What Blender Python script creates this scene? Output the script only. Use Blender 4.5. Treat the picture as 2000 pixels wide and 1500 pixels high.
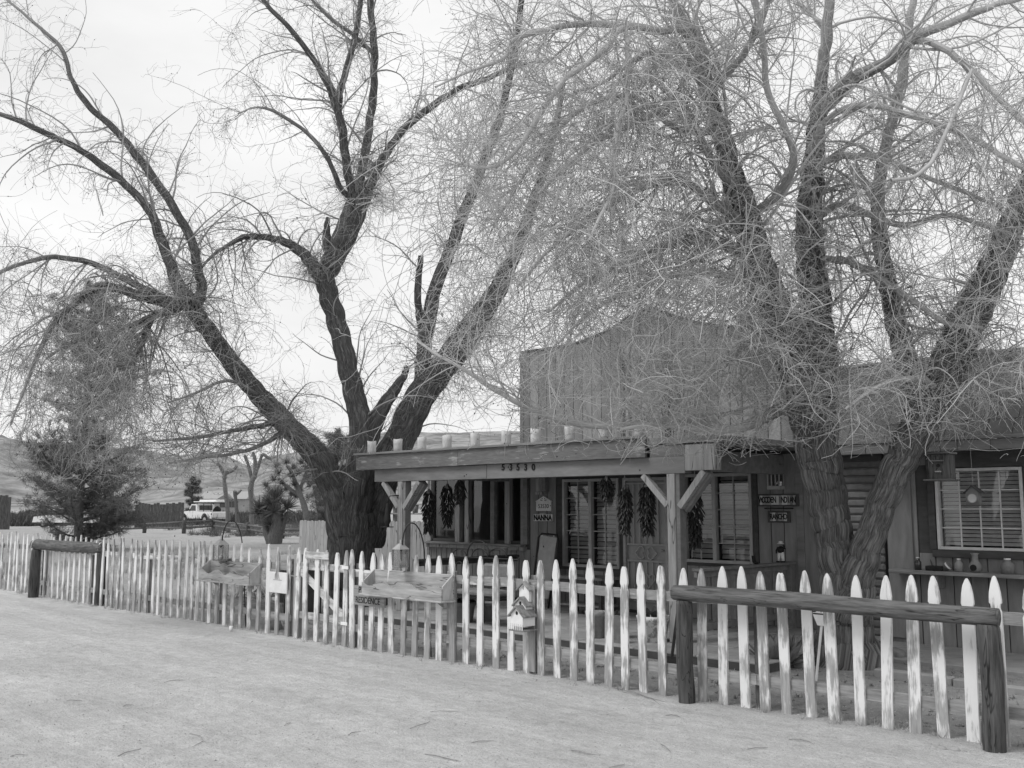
import bpy, math, random
import numpy as np
from mathutils import Vector, Matrix, noise as mnoise
random.seed(7); rng = np.random.default_rng(11)
for o in list(bpy.data.objects): bpy.data.objects.remove(o)
sc = bpy.context.scene
COL = sc.collection
# ------------------------------------------------------------------ camera
F = 1944.4; CH = 1.7; PITCH = math.atan(240 / F); S2 = math.sqrt(.5)
cd = bpy.data.cameras.new('camera'); cam = bpy.data.objects.new('camera', cd); COL.objects.link(cam)
cd.sensor_width = 36; cd.lens = 36 * F / 2000; cd.clip_start = .05; cd.clip_end = 8000
cam.location = (0, 0, CH); cam.rotation_euler = (math.pi / 2 + PITCH, 0, math.pi / 4)
sc.camera = cam
# ------------------------------------------------------------------ sky, sun, exposure
SUN_AZ = math.radians(200); SUN_EL = math.radians(52)      # azimuth measured from +y clockwise
w = bpy.data.worlds.new('World'); sc.world = w; w.use_nodes = True
nt = w.node_tree; N = nt.nodes; L = nt.links
bg = N['Background']; bg.inputs['Strength'].default_value = .1
sky = N.new('ShaderNodeTexSky'); sky.sky_type = 'NISHITA'; sky.sun_disc = False
sky.sun_elevation = SUN_EL; sky.sun_rotation = SUN_AZ
bw = N.new('ShaderNodeRGBToBW'); L.new(sky.outputs[0], bw.inputs[0])
tc = N.new('ShaderNodeTexCoord'); mp = N.new('ShaderNodeMapping'); mp.inputs['Scale'].default_value = (1.6, 1.6, 4.2)
L.new(tc.outputs['Generated'], mp.inputs[0])
cn = N.new('ShaderNodeTexNoise'); cn.inputs['Scale'].default_value = 1.7; cn.inputs['Detail'].default_value = 7; cn.inputs['Roughness'].default_value = .55
L.new(mp.outputs[0], cn.inputs[0])
cr = N.new('ShaderNodeMapRange'); cr.inputs[1].default_value = .32; cr.inputs[2].default_value = .68
cr.inputs[3].default_value = 8.3; cr.inputs[4].default_value = 9.8
L.new(cn.outputs[0], cr.inputs[0])
mx = N.new('ShaderNodeMix'); mx.data_type = 'FLOAT'; mx.inputs[0].default_value = .9
L.new(bw.outputs[0], mx.inputs[2]); L.new(cr.outputs[0], mx.inputs[3]); L.new(mx.outputs[0], bg.inputs['Color'])
sd = bpy.data.lights.new('sun', 'SUN'); sd.energy = 1.5; sd.angle = math.radians(20); sd.color = (1, 1, 1)
sun = bpy.data.objects.new('sun', sd); COL.objects.link(sun)
_d = Vector((math.sin(SUN_AZ) * math.cos(SUN_EL), math.cos(SUN_AZ) * math.cos(SUN_EL), math.sin(SUN_EL)))
sun.rotation_euler = _d.to_track_quat('Z', 'Y').to_euler()
vs = sc.view_settings; vs.view_transform = 'Standard'; vs.look = 'None'; vs.gamma = 1; vs.exposure = .16; vs.use_curve_mapping = False
sc.render.engine = 'CYCLES'
sc.cycles.max_bounces = 5; sc.cycles.diffuse_bounces = 3; sc.cycles.glossy_bounces = 3; sc.cycles.transmission_bounces = 3; sc.cycles.transparent_max_bounces = 10
# ------------------------------------------------------------------ pixel <-> place
RT = np.array([S2, S2, 0]); FW = np.array([-S2 * math.cos(PITCH), S2 * math.cos(PITCH), math.sin(PITCH)])
UP = np.array([S2 * math.sin(PITCH), -S2 * math.sin(PITCH), math.cos(PITCH)]); C0 = np.array([0, 0, CH])
def P(u, v, x=None, y=None, z=None, D=None):
    d = RT * (u - 1000) / F + UP * (750 - v) / F + FW
    t = y / d[1] if y is not None else x / d[0] if x is not None else (z - CH) / d[2] if z is not None else D
    return Vector((C0 + d * t).tolist())
def gz(x, y):                                            # ground height
    d = math.hypot(x, y)
    s = .0022 * max(0, d - 25)
    return s + .022 * mnoise.noise((x * .45, y * .45, 0)) * min(1, d / 4) + .008 * mnoise.noise((x * 1.7, y * 1.7, 5)) * max(0, 1 - d / 40)
def G(u, v):                                             # place on the ground under a pixel
    q = P(u, v, z=0)
    for _ in range(5): q = P(u, v, z=gz(q.x, q.y))
    return q
# ------------------------------------------------------------------ materials (the photograph is black and white: greys only)
def grey(v): return (v, v, v, 1)
def mat(name, lo, hi, scale=8, stretch=(1, 1, 1), bump=.2, bscale=None, rough=.85, vary=.15, detail=6, spec=.2, dist=.02, coord='Object', metal=0, p0=.3, p1=.7, crack=0):
    m = bpy.data.materials.new(name); m.use_nodes = True; n = m.node_tree.nodes; l = m.node_tree.links
    b = n['Principled BSDF']; b.inputs['Roughness'].default_value = rough; b.inputs['Metallic'].default_value = metal
    b.inputs['Specular IOR Level'].default_value = spec
    t = n.new('ShaderNodeTexCoord'); oi = n.new('ShaderNodeObjectInfo')
    ad = n.new('ShaderNodeVectorMath'); ad.operation = 'MULTIPLY_ADD'
    cx = n.new('ShaderNodeCombineXYZ')
    for i in range(3): l.new(oi.outputs['Random'], cx.inputs[i])
    ad.inputs[1].default_value = (37, 53, 71); l.new(cx.outputs[0], ad.inputs[0]); l.new(t.outputs[coord], ad.inputs[2])
    mpn = n.new('ShaderNodeMapping'); mpn.inputs['Scale'].default_value = stretch; l.new(ad.outputs[0], mpn.inputs[0])
    ns = n.new('ShaderNodeTexNoise'); ns.inputs['Scale'].default_value = scale; ns.inputs['Detail'].default_value = detail; ns.inputs['Roughness'].default_value = .62
    l.new(mpn.outputs[0], ns.inputs[0])
    mr = n.new('ShaderNodeMapRange'); mr.inputs[1].default_value = p0; mr.inputs[2].default_value = p1; mr.inputs[3].default_value = lo; mr.inputs[4].default_value = hi
    l.new(ns.outputs[0], mr.inputs[0])
    mv = n.new('ShaderNodeMapRange'); mv.inputs[3].default_value = 1 - vary; mv.inputs[4].default_value = 1 + vary; l.new(oi.outputs['Random'], mv.inputs[0])
    mu = n.new('ShaderNodeMath'); mu.operation = 'MULTIPLY'; l.new(mr.outputs[0], mu.inputs[0]); l.new(mv.outputs[0], mu.inputs[1])
    l.new(mu.outputs[0], b.inputs['Base Color'])
    if bump:
        n2 = n.new('ShaderNodeTexNoise'); n2.inputs['Scale'].default_value = bscale or scale * 2.5; n2.inputs['Detail'].default_value = 5
        l.new(mpn.outputs[0], n2.inputs[0])
        bp = n.new('ShaderNodeBump'); bp.inputs['Strength'].default_value = bump; bp.inputs['Distance'].default_value = dist
        l.new(n2.outputs[0], bp.inputs['Height']); l.new(bp.outputs[0], b.inputs['Normal'])
    if crack:
        c1 = n.new('ShaderNodeTexNoise'); c1.inputs['Scale'].default_value = crack; c1.inputs['Detail'].default_value = 3; c1.inputs['Distortion'].default_value = .6; l.new(mpn.outputs[0], c1.inputs[0])
        c2 = n.new('ShaderNodeMath'); c2.operation = 'SUBTRACT'; c2.inputs[1].default_value = .5; l.new(c1.outputs[0], c2.inputs[0]); c3 = n.new('ShaderNodeMath'); c3.operation = 'ABSOLUTE'; l.new(c2.outputs[0], c3.inputs[0])
        c4 = n.new('ShaderNodeMapRange'); c4.inputs[1].default_value = .002; c4.inputs[2].default_value = .010; c4.inputs[3].default_value = .3; l.new(c3.outputs[0], c4.inputs[0])
        c5 = n.new('ShaderNodeMath'); c5.operation = 'MULTIPLY'; l.new(mu.outputs[0], c5.inputs[0]); l.new(c4.outputs[0], c5.inputs[1]); l.new(c5.outputs[0], b.inputs['Base Color'])
    return m
def paint_mat(name, axis='z', cover=.5, wood=(.2, .38), paint=(.66, .82), low=True, soft=.14):
    """white paint flaking off grey weathered wood, grain along axis"""
    st = {'z': (1, 1, .12), 'x': (.12, 1, 1)}[axis]
    m = mat(name, wood[0], wood[1], 55, st, .5, 90, .8, .15)
    n = m.node_tree.nodes; l = m.node_tree.links; b = n['Principled BSDF']
    mpn = next(x for x in n if x.type == 'MAPPING'); ad = next(x for x in n if x.type == 'VECT_MATH'); oi = next(x for x in n if x.type == 'OBJECT_INFO')
    woodv = b.inputs['Base Color'].links[0].from_socket
    a = n.new('ShaderNodeTexNoise'); a.inputs['Scale'].default_value = 22; a.inputs['Detail'].default_value = 8; a.inputs['Roughness'].default_value = .68; l.new(mpn.outputs[0], a.inputs[0])
    big = n.new('ShaderNodeTexNoise'); big.inputs['Scale'].default_value = 3.5; big.inputs['Detail'].default_value = 3; l.new(ad.outputs[0], big.inputs[0])
    s1 = n.new('ShaderNodeMath'); s1.operation = 'MULTIPLY_ADD'; s1.inputs[1].default_value = .75; l.new(big.outputs[0], s1.inputs[0]); l.new(a.outputs[0], s1.inputs[2])
    last = s1.outputs[0]
    s3 = n.new('ShaderNodeMath'); s3.operation = 'MULTIPLY_ADD'; s3.inputs[1].default_value = .2; l.new(oi.outputs['Random'], s3.inputs[0]); l.new(last, s3.inputs[2]); last = s3.outputs[0]
    if low:                                              # splashed, worn foot of each picket
        t = next(x for x in n if x.type == 'TEX_COORD'); sx = n.new('ShaderNodeSeparateXYZ'); l.new(t.outputs['Object'], sx.inputs[0])
        r = n.new('ShaderNodeMapRange'); r.inputs[1].default_value = .05; r.inputs[2].default_value = .5; r.inputs[3].default_value = -.13; r.inputs[4].default_value = 0; l.new(sx.outputs[2], r.inputs[0])
        s2 = n.new('ShaderNodeMath'); s2.operation = 'ADD'; l.new(last, s2.inputs[0]); l.new(r.outputs[0], s2.inputs[1]); last = s2.outputs[0]
    k = n.new('ShaderNodeMapRange'); k.inputs[1].default_value = 1.07 - cover * .35; k.inputs[2].default_value = 1.07 + soft - cover * .35; l.new(last, k.inputs[0])
    pm = n.new('ShaderNodeMapRange'); pm.inputs[3].default_value = paint[0]; pm.inputs[4].default_value = paint[1]; l.new(big.outputs[0], pm.inputs[0])
    mixn = n.new('ShaderNodeMix'); mixn.data_type = 'FLOAT'; l.new(k.outputs[0], mixn.inputs[0]); l.new(woodv, mixn.inputs[2]); l.new(pm.outputs[0], mixn.inputs[3])
    l.new(mixn.outputs[0], b.inputs['Base Color'])
    ph = n.new('ShaderNodeMath'); ph.operation = 'MULTIPLY_ADD'; ph.inputs[1].default_value = .5
    b1 = next(x for x in n if x.type == 'BUMP'); h0 = b1.inputs['Height'].links[0].from_socket
    l.new(k.outputs[0], ph.inputs[0]); l.new(h0, ph.inputs[2]); l.new(ph.outputs[0], b1.inputs['Height'])
    b1.inputs['Distance'].default_value = .006
    return m
def flat(name, v, rough=.6, spec=.3, metal=0):
    m = bpy.data.materials.new(name); m.use_nodes = True; b = m.node_tree.nodes['Principled BSDF']
    b.inputs['Base Color'].default_value = grey(v); b.inputs['Roughness'].default_value = rough
    b.inputs['Specular IOR Level'].default_value = spec; b.inputs['Metallic'].default_value = metal
    return m
def glass_mat(name, base=.09, top=.5):
    m = bpy.data.materials.new(name); m.use_nodes = True; n = m.node_tree.nodes; l = m.node_tree.links
    n.remove(n['Principled BSDF']); out = n['Material Output']
    tr = n.new('ShaderNodeBsdfTransparent'); tr.inputs[0].default_value = grey(.9 if 'lantern' in name else .82)
    gl = n.new('ShaderNodeBsdfGlossy'); gl.inputs['Roughness'].default_value = .015; gl.inputs['Color'].default_value = grey(.9)
    fr = n.new('ShaderNodeFresnel'); fr.inputs[0].default_value = 1.5
    mr = n.new('ShaderNodeMapRange'); mr.inputs[1].default_value = .04; mr.inputs[2].default_value = .6; mr.inputs[3].default_value = base; mr.inputs[4].default_value = top
    nz = n.new('ShaderNodeTexNoise'); nz.inputs['Scale'].default_value = 2.2; bp = n.new('ShaderNodeBump'); bp.inputs['Strength'].default_value = .02; bp.inputs['Distance'].default_value = .05
    l.new(nz.outputs[0], bp.inputs['Height']); l.new(bp.outputs[0], gl.inputs['Normal'])
    l.new(fr.outputs[0], mr.inputs[0]); ms = n.new('ShaderNodeMixShader'); l.new(mr.outputs[0], ms.inputs[0]); l.new(tr.outputs[0], ms.inputs[1]); l.new(gl.outputs[0], ms.inputs[2])
    l.new(ms.outputs[0], out.inputs[0])
    return m
def bark_mat(name, bark=(.05, .15), twig=(.26, .36), r0=.012, r1=.06):
    """old wood dark and furrowed (uv runs along the stem), young wood pale and smooth; 'rad' is the stem radius in metres"""
    m = bpy.data.materials.new(name); m.use_nodes = True; n = m.node_tree.nodes; l = m.node_tree.links; b = n['Principled BSDF']
    b.inputs['Roughness'].default_value = .9; b.inputs['Specular IOR Level'].default_value = .1
    uv = n.new('ShaderNodeUVMap'); mp_ = n.new('ShaderNodeMapping'); mp_.inputs['Scale'].default_value = (1, .13, 1); l.new(uv.outputs[0], mp_.inputs[0])
    wv = n.new('ShaderNodeTexNoise'); wv.inputs['Scale'].default_value = 6; wv.inputs['Detail'].default_value = 4; l.new(mp_.outputs[0], wv.inputs[0])
    va = n.new('ShaderNodeVectorMath'); va.operation = 'MULTIPLY_ADD'; va.inputs[1].default_value = (.07, .07, 0); l.new(wv.outputs['Color'], va.inputs[0]); l.new(mp_.outputs[0], va.inputs[2])
    prev = None
    for sc_, wd_, wt_ in ((17, .17, .6), (44, .2, .5)):
        vo = n.new('ShaderNodeTexNoise'); vo.inputs['Scale'].default_value = sc_; vo.inputs['Detail'].default_value = 6; vo.inputs['Roughness'].default_value = .65; vo.inputs['Distortion'].default_value = .5; l.new(va.outputs[0], vo.inputs[0])
        sb = n.new('ShaderNodeMath'); sb.operation = 'SUBTRACT'; sb.inputs[1].default_value = .5; l.new(vo.outputs[0], sb.inputs[0])
        ab = n.new('ShaderNodeMath'); ab.operation = 'ABSOLUTE'; l.new(sb.outputs[0], ab.inputs[0])
        mm = n.new('ShaderNodeMapRange'); mm.inputs[2].default_value = wd_; mm.inputs[4].default_value = wt_; l.new(ab.outputs[0], mm.inputs[0])
        if prev is None: prev = mm.outputs[0]
        else: iv = n.new('ShaderNodeMath'); l.new(prev, iv.inputs[0]); l.new(mm.outputs[0], iv.inputs[1]); iv.operation = 'ADD'
    fn = n.new('ShaderNodeTexNoise'); fn.inputs['Scale'].default_value = 85; fn.inputs['Detail'].default_value = 6; l.new(mp_.outputs[0], fn.inputs[0])
    e = n.new('ShaderNodeMapRange'); e.inputs[1].default_value = 0; e.inputs[2].default_value = 1.1; l.new(iv.outputs[0], e.inputs[0])
    h = n.new('ShaderNodeMath'); h.operation = 'MULTIPLY_ADD'; h.inputs[1].default_value = .8; l.new(fn.outputs[0], h.inputs[0]); l.new(e.outputs[0], h.inputs[2])
    c = n.new('ShaderNodeMapRange'); c.inputs[1].default_value = .3; c.inputs[2].default_value = 1.45; c.inputs[3].default_value = bark[0]; c.inputs[4].default_value = bark[1]; l.new(h.outputs[0], c.inputs[0])
    at = n.new('ShaderNodeAttribute'); at.attribute_name = 'rad'
    k = n.new('ShaderNodeMapRange'); k.inputs[1].default_value = r0; k.inputs[2].default_value = r1; l.new(at.outputs['Fac'], k.inputs[0])
    tw = n.new('ShaderNodeMapRange'); tn = n.new('ShaderNodeTexNoise'); tn.inputs['Scale'].default_value = 2.5; tt = n.new('ShaderNodeTexCoord'); l.new(tt.outputs['Object'], tn.inputs[0])
    tw.inputs[1].default_value = .3; tw.inputs[2].default_value = .7; tw.inputs[3].default_value = twig[0]; tw.inputs[4].default_value = twig[1]; l.new(tn.outputs[0], tw.inputs[0])
    mi = n.new('ShaderNodeMix'); mi.data_type = 'FLOAT'; l.new(k.outputs[0], mi.inputs[0]); l.new(tw.outputs[0], mi.inputs[2]); l.new(c.outputs[0], mi.inputs[3]); l.new(mi.outputs[0], b.inputs['Base Color'])
    bp = n.new('ShaderNodeBump'); bp.inputs['Distance'].default_value = .055; l.new(h.outputs[0], bp.inputs['Height'])
    ks = n.new('ShaderNodeMath'); ks.operation = 'MULTIPLY'; ks.inputs[1].default_value = .9; l.new(k.outputs[0], ks.inputs[0]); l.new(ks.outputs[0], bp.inputs['Strength']); l.new(bp.outputs[0], b.inputs['Normal'])
    return m
def ground_mat():
    m = mat('sand', .52, .62, 1.1, (1, 1, 1), 0, rough=.95, vary=0, detail=8, spec=.05)
    n = m.node_tree.nodes; l = m.node_tree.links; b = n['Principled BSDF']
    t = next(x for x in n if x.type == 'TEX_COORD'); base = b.inputs['Base Color'].links[0].from_socket
    def nz(s, d=4, r=.6):
        q = n.new('ShaderNodeTexNoise'); q.inputs['Scale'].default_value = s; q.inputs['Detail'].default_value = d; q.inputs['Roughness'].default_value = r; l.new(t.outputs['Object'], q.inputs[0]); return q
    g1 = nz(55, 5, .7); g2 = nz(210, 3); g3 = nz(7, 6, .65)
    r1 = n.new('ShaderNodeMapRange'); r1.inputs[1].default_value = .3; r1.inputs[2].default_value = .7; r1.inputs[3].default_value = .80; r1.inputs[4].default_value = 1.14; l.new(g1.outputs[0], r1.inputs[0])
    r2 = n.new('ShaderNodeMapRange'); r2.inputs[1].default_value = .3; r2.inputs[2].default_value = .7; r2.inputs[3].default_value = .84; r2.inputs[4].default_value = 1.12; l.new(g3.outputs[0], r2.inputs[0])
    a = n.new('ShaderNodeMath'); a.operation = 'MULTIPLY'; l.new(base, a.inputs[0]); l.new(r1.outputs[0], a.inputs[1])
    c = n.new('ShaderNodeMath'); c.operation = 'MULTIPLY'; l.new(a.outputs[0], c.inputs[0]); l.new(r2.outputs[0], c.inputs[1])
    vo = n.new('ShaderNodeTexVoronoi'); vo.inputs['Scale'].default_value = 26; vo.inputs['Randomness'].default_value = 1; l.new(t.outputs['Object'], vo.inputs[0])
    vk = n.new('ShaderNodeMapRange'); vk.inputs[1].default_value = .08; vk.inputs[2].default_value = .16; vk.inputs[3].default_value = .82; vk.inputs[4].default_value = 1; l.new(vo.outputs[0], vk.inputs[0])
    sp = nz(3.1, 3); sk = n.new('ShaderNodeMapRange'); sk.inputs[1].default_value = .48; sk.inputs[2].default_value = .62; l.new(sp.outputs[0], sk.inputs[0])
    pk = n.new('ShaderNodeMix'); pk.data_type = 'FLOAT'; pk.inputs[2].default_value = 1; l.new(sk.outputs[0], pk.inputs[0]); l.new(vk.outputs[0], pk.inputs[3])
    e = n.new('ShaderNodeMath'); e.operation = 'MULTIPLY'; l.new(c.outputs[0], e.inputs[0]); l.new(pk.outputs[0], e.inputs[1])
    # littered yard behind the fence: shade under the trees painted in as a darker tone
    sx = n.new('ShaderNodeSeparateXYZ'); l.new(t.outputs['Object'], sx.inputs[0])
    yn = n.new('ShaderNodeMath'); yn.operation = 'MULTIPLY_ADD'; yn.inputs[1].default_value = .5; l.new(g3.outputs[0], yn.inputs[0]); l.new(sx.outputs[1], yn.inputs[2])
    yk = n.new('ShaderNodeMapRange'); yk.inputs[1].default_value = 7.65; yk.inputs[2].default_value = 8.1; yk.inputs[3].default_value = 1; yk.inputs[4].default_value = .62; l.new(yn.outputs[0], yk.inputs[0])
    yf = n.new('ShaderNodeMapRange'); yf.inputs[1].default_value = 18; yf.inputs[2].default_value = 30; yf.inputs[3].default_value = 0; yf.inputs[4].default_value = 1; l.new(sx.outputs[1], yf.inputs[0])
    ym = n.new('ShaderNodeMix'); ym.data_type = 'FLOAT'; l.new(yf.outputs[0], ym.inputs[0]); l.new(yk.outputs[0], ym.inputs[2]); ym.inputs[3].default_value = .72
    f = n.new('ShaderNodeMath'); f.operation = 'MULTIPLY'; l.new(e.outputs[0], f.inputs[0]); l.new(ym.outputs[0], f.inputs[1])
    l.new(f.outputs[0], b.inputs['Base Color'])
    hh = n.new('ShaderNodeMath'); hh.operation = 'MULTIPLY_ADD'; hh.inputs[1].default_value = .35; l.new(g2.outputs[0], hh.inputs[0]); l.new(g1.outputs[0], hh.inputs[2])
    tm = n.new('ShaderNodeMapping'); tm.inputs['Scale'].default_value = (.22, 1.5, 1); tm.inputs['Rotation'].default_value = (0, 0, .06); l.new(t.outputs['Object'], tm.inputs[0])
    tk_ = n.new('ShaderNodeTexNoise'); tk_.inputs['Scale'].default_value = 1.6; tk_.inputs['Detail'].default_value = 5; tk_.inputs['Roughness'].default_value = .6; l.new(tm.outputs[0], tk_.inputs[0])   # drag and tyre marks along the drive
    tr_ = n.new('ShaderNodeMapRange'); tr_.inputs[1].default_value = .35; tr_.inputs[2].default_value = .65; tr_.inputs[3].default_value = .9; tr_.inputs[4].default_value = 1.06; l.new(tk_.outputs[0], tr_.inputs[0])
    f2 = n.new('ShaderNodeMath'); f2.operation = 'MULTIPLY'; l.new(f.outputs[0], f2.inputs[0]); l.new(tr_.outputs[0], f2.inputs[1]); l.new(f2.outputs[0], b.inputs['Base Color'])
    hk = n.new('ShaderNodeMath'); hk.operation = 'MULTIPLY_ADD'; hk.inputs[1].default_value = 3.5; l.new(tk_.outputs[0], hk.inputs[0]); l.new(hh.outputs[0], hk.inputs[2]); hh = hk
    hg = n.new('ShaderNodeMath'); hg.operation = 'MULTIPLY_ADD'; hg.inputs[1].default_value = 2.5; l.new(g3.outputs[0], hg.inputs[0]); l.new(hh.outputs[0], hg.inputs[2])
    bp = n.new('ShaderNodeBump'); bp.inputs['Strength'].default_value = .75; bp.inputs['Distance'].default_value = .03; l.new(hg.outputs[0], bp.inputs['Height']); l.new(bp.outputs[0], b.inputs['Normal'])
    return m
M = {}
M['picket'] = paint_mat('flaked_white_paint', 'z', .62, wood=(.27, .44), soft=.12)
M['rail_paint'] = paint_mat('flaked_rail_paint', 'x', .1, low=False)
M['board_paint'] = paint_mat('board_paint', 'x', .4, wood=(.26, .42), paint=(.55, .7), low=False)
M['oldwood_x'] = mat('weathered_wood_x', .16, .36, 26, (.12, 1, 1), .5, 60, .85, .15, dist=.006)
M['oldwood_z'] = mat('weathered_wood_z', .18, .36, 26, (1, 1, .12), .5, 60, .85, .18, dist=.006)
M['planter_x'] = mat('planter_wood_x', .24, .5, 20, (.12, 1, 1), .5, 60, .85, .12, dist=.006, crack=6)
M['planter_z'] = mat('planter_wood_z', .3, .5, 20, (1, 1, .3), .5, 60, .85, .12, dist=.006)
M['log_x'] = mat('dark_log_x', .05, .2, 30, (.1, 1, 1), .8, 60, .8, .1, dist=.012, crack=11)
M['log_z'] = mat('dark_log_z', .03, .13, 30, (1, 1, .1), .8, 60, .8, .1, dist=.012, crack=11)
M['siding'] = mat('painted_siding', .18, .29, 9, (1, 1, .2), .25, 60, .8, .1, dist=.004)
M['siding_pale'] = mat('pale_siding_patch', .24, .36, 6, (1, 1, .4), .25, 60, .85, .1, dist=.004)
M['trim'] = mat('painted_trim', .16, .25, 12, (.2, 1, 1), .25, 60, .75, .1, dist=.004)
M['trim_worn'] = paint_mat('worn_trim', 'x', .02, wood=(.12, .2), paint=(.28, .4), low=False)
M['post'] = mat('pale_post', .24, .42, 22, (1, 1, .1), .35, 60, .8, .08, dist=.005, crack=5)
M['brace'] = mat('brace_wood', .2, .32, 22, (.3, 1, .3), .3, 60, .8, .05, dist=.005)
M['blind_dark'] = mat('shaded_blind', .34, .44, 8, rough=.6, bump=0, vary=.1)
M['dark_trim'] = mat('dark_trim', .055, .095, 12, (.3, 1, 1), .2, 60, .7, .1, dist=.004)
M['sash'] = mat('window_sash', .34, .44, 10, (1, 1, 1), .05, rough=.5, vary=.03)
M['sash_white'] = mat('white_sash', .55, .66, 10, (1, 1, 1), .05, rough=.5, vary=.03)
M['door'] = mat('door_paint', .33, .40, 6, (1, 1, 1), .05, rough=.6, vary=.02)
M['glass'] = glass_mat('window_glass')
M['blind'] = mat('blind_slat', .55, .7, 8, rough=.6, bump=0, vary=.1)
M['lantern_pane'] = glass_mat('lantern_pane', .02, .3)
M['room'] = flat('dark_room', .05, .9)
M['curtain'] = mat('curtain', .3, .55, 7, (6, 6, .3), .3, rough=.9)
M['concrete'] = mat('concrete', .26, .38, 4, (1, 1, 1), .3, 80, .9, .08, dist=.004)
M['block'] = mat('slump_block', .14, .22, 9, (1, 1, 1), .5, 30, .9, .14, dist=.01)
M['shingle'] = mat('roof_shingle', .10, .16, 10, (1, 1, .4), .4, 60, .9, .07, dist=.006)
M['black'] = flat('black_iron', .018, .5, .4)
M['blackp'] = mat('black_plastic', .015, .03, 20, rough=.6, bump=.05)
M['steel'] = flat('galvanised', .45, .35, .5, .8)
M['white'] = mat('white_paint', .7, .82, 14, bump=.1, rough=.6, vary=.04, dist=.003)
M['panel'] = mat('sign_panel', .62, .78, 9, bump=.1, rough=.7, vary=.0, dist=.003)
M['grey'] = mat('grey_paint', .3, .4, 10, bump=.1, rough=.7)
M['midgrey'] = mat('mid_grey', .16, .26, 12, bump=.1, rough=.75)
M['clay'] = mat('clay_pot', .2, .3, 14, bump=.2, rough=.85)
M['palepot'] = mat('patterned_pot', .3, .75, 13, bump=.1, rough=.5, p0=.42, p1=.52)
M['chile'] = mat('dried_chile', .012, .045, 30, bump=.3, rough=.42, spec=.5)
M['luminaria'] = mat('luminaria', .42, .62, 16, (1, 1, .3), .3, 12, .5, .1)
M['lamp_glass'] = mat('frosted_pane', .45, .6, 10, bump=.1, rough=.35)
M['rock'] = mat('rock', .14, .3, 5, bump=.8, bscale=14, rough=.9, dist=.03)
M['sand'] = ground_mat()
M['hills'] = mat('desert_hills', .12, .34, .05, (1, 1, 1.6), 0, rough=1, vary=0, detail=14, coord='Object', p0=.36, p1=.64)
M['bark1'] = bark_mat('dark_bark', (.06, .42), (.30, .42), .012, .045)
M['bark2'] = bark_mat('grey_bark', (.06, .6), (.42, .58), .018, .08)
M['needle'] = mat('pine_needles', .09, .19, 2, bump=0, rough=.8)
M['pinebark'] = mat('pine_bark', .06, .12, 12, (1, 1, .3), .5, rough=.9)
M['yucca'] = mat('yucca_leaf', .07, .17, 3, bump=0, rough=.6)
M['thatch'] = mat('dead_thatch', .09, .2, 30, (1, 1, .2), .6, rough=.95)
M['agave'] = mat('agave_leaf', .14, .26, 5, (1, 1, .4), .1, rough=.6)
M['straw'] = mat('dry_grass', .2, .42, 3, bump=0, rough=.9)
M['leaf'] = mat('dark_leaf', .04, .1, 6, bump=0, rough=.6)
M['truck'] = mat('truck_paint', .74, .82, 3, bump=0, rough=.3, spec=.5, vary=0)
M['tyre'] = flat('tyre', .02, .8)
M['darkglass'] = flat('dark_glass', .05, .1, .6)
M['ink'] = flat('black_ink', .02, .8)
M['grit'] = mat('grit', .22, .5, 30, bump=0, rough=.9)
M['litter'] = mat('fallen_twig', .17, .36, 9, bump=0, rough=.9)
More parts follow.
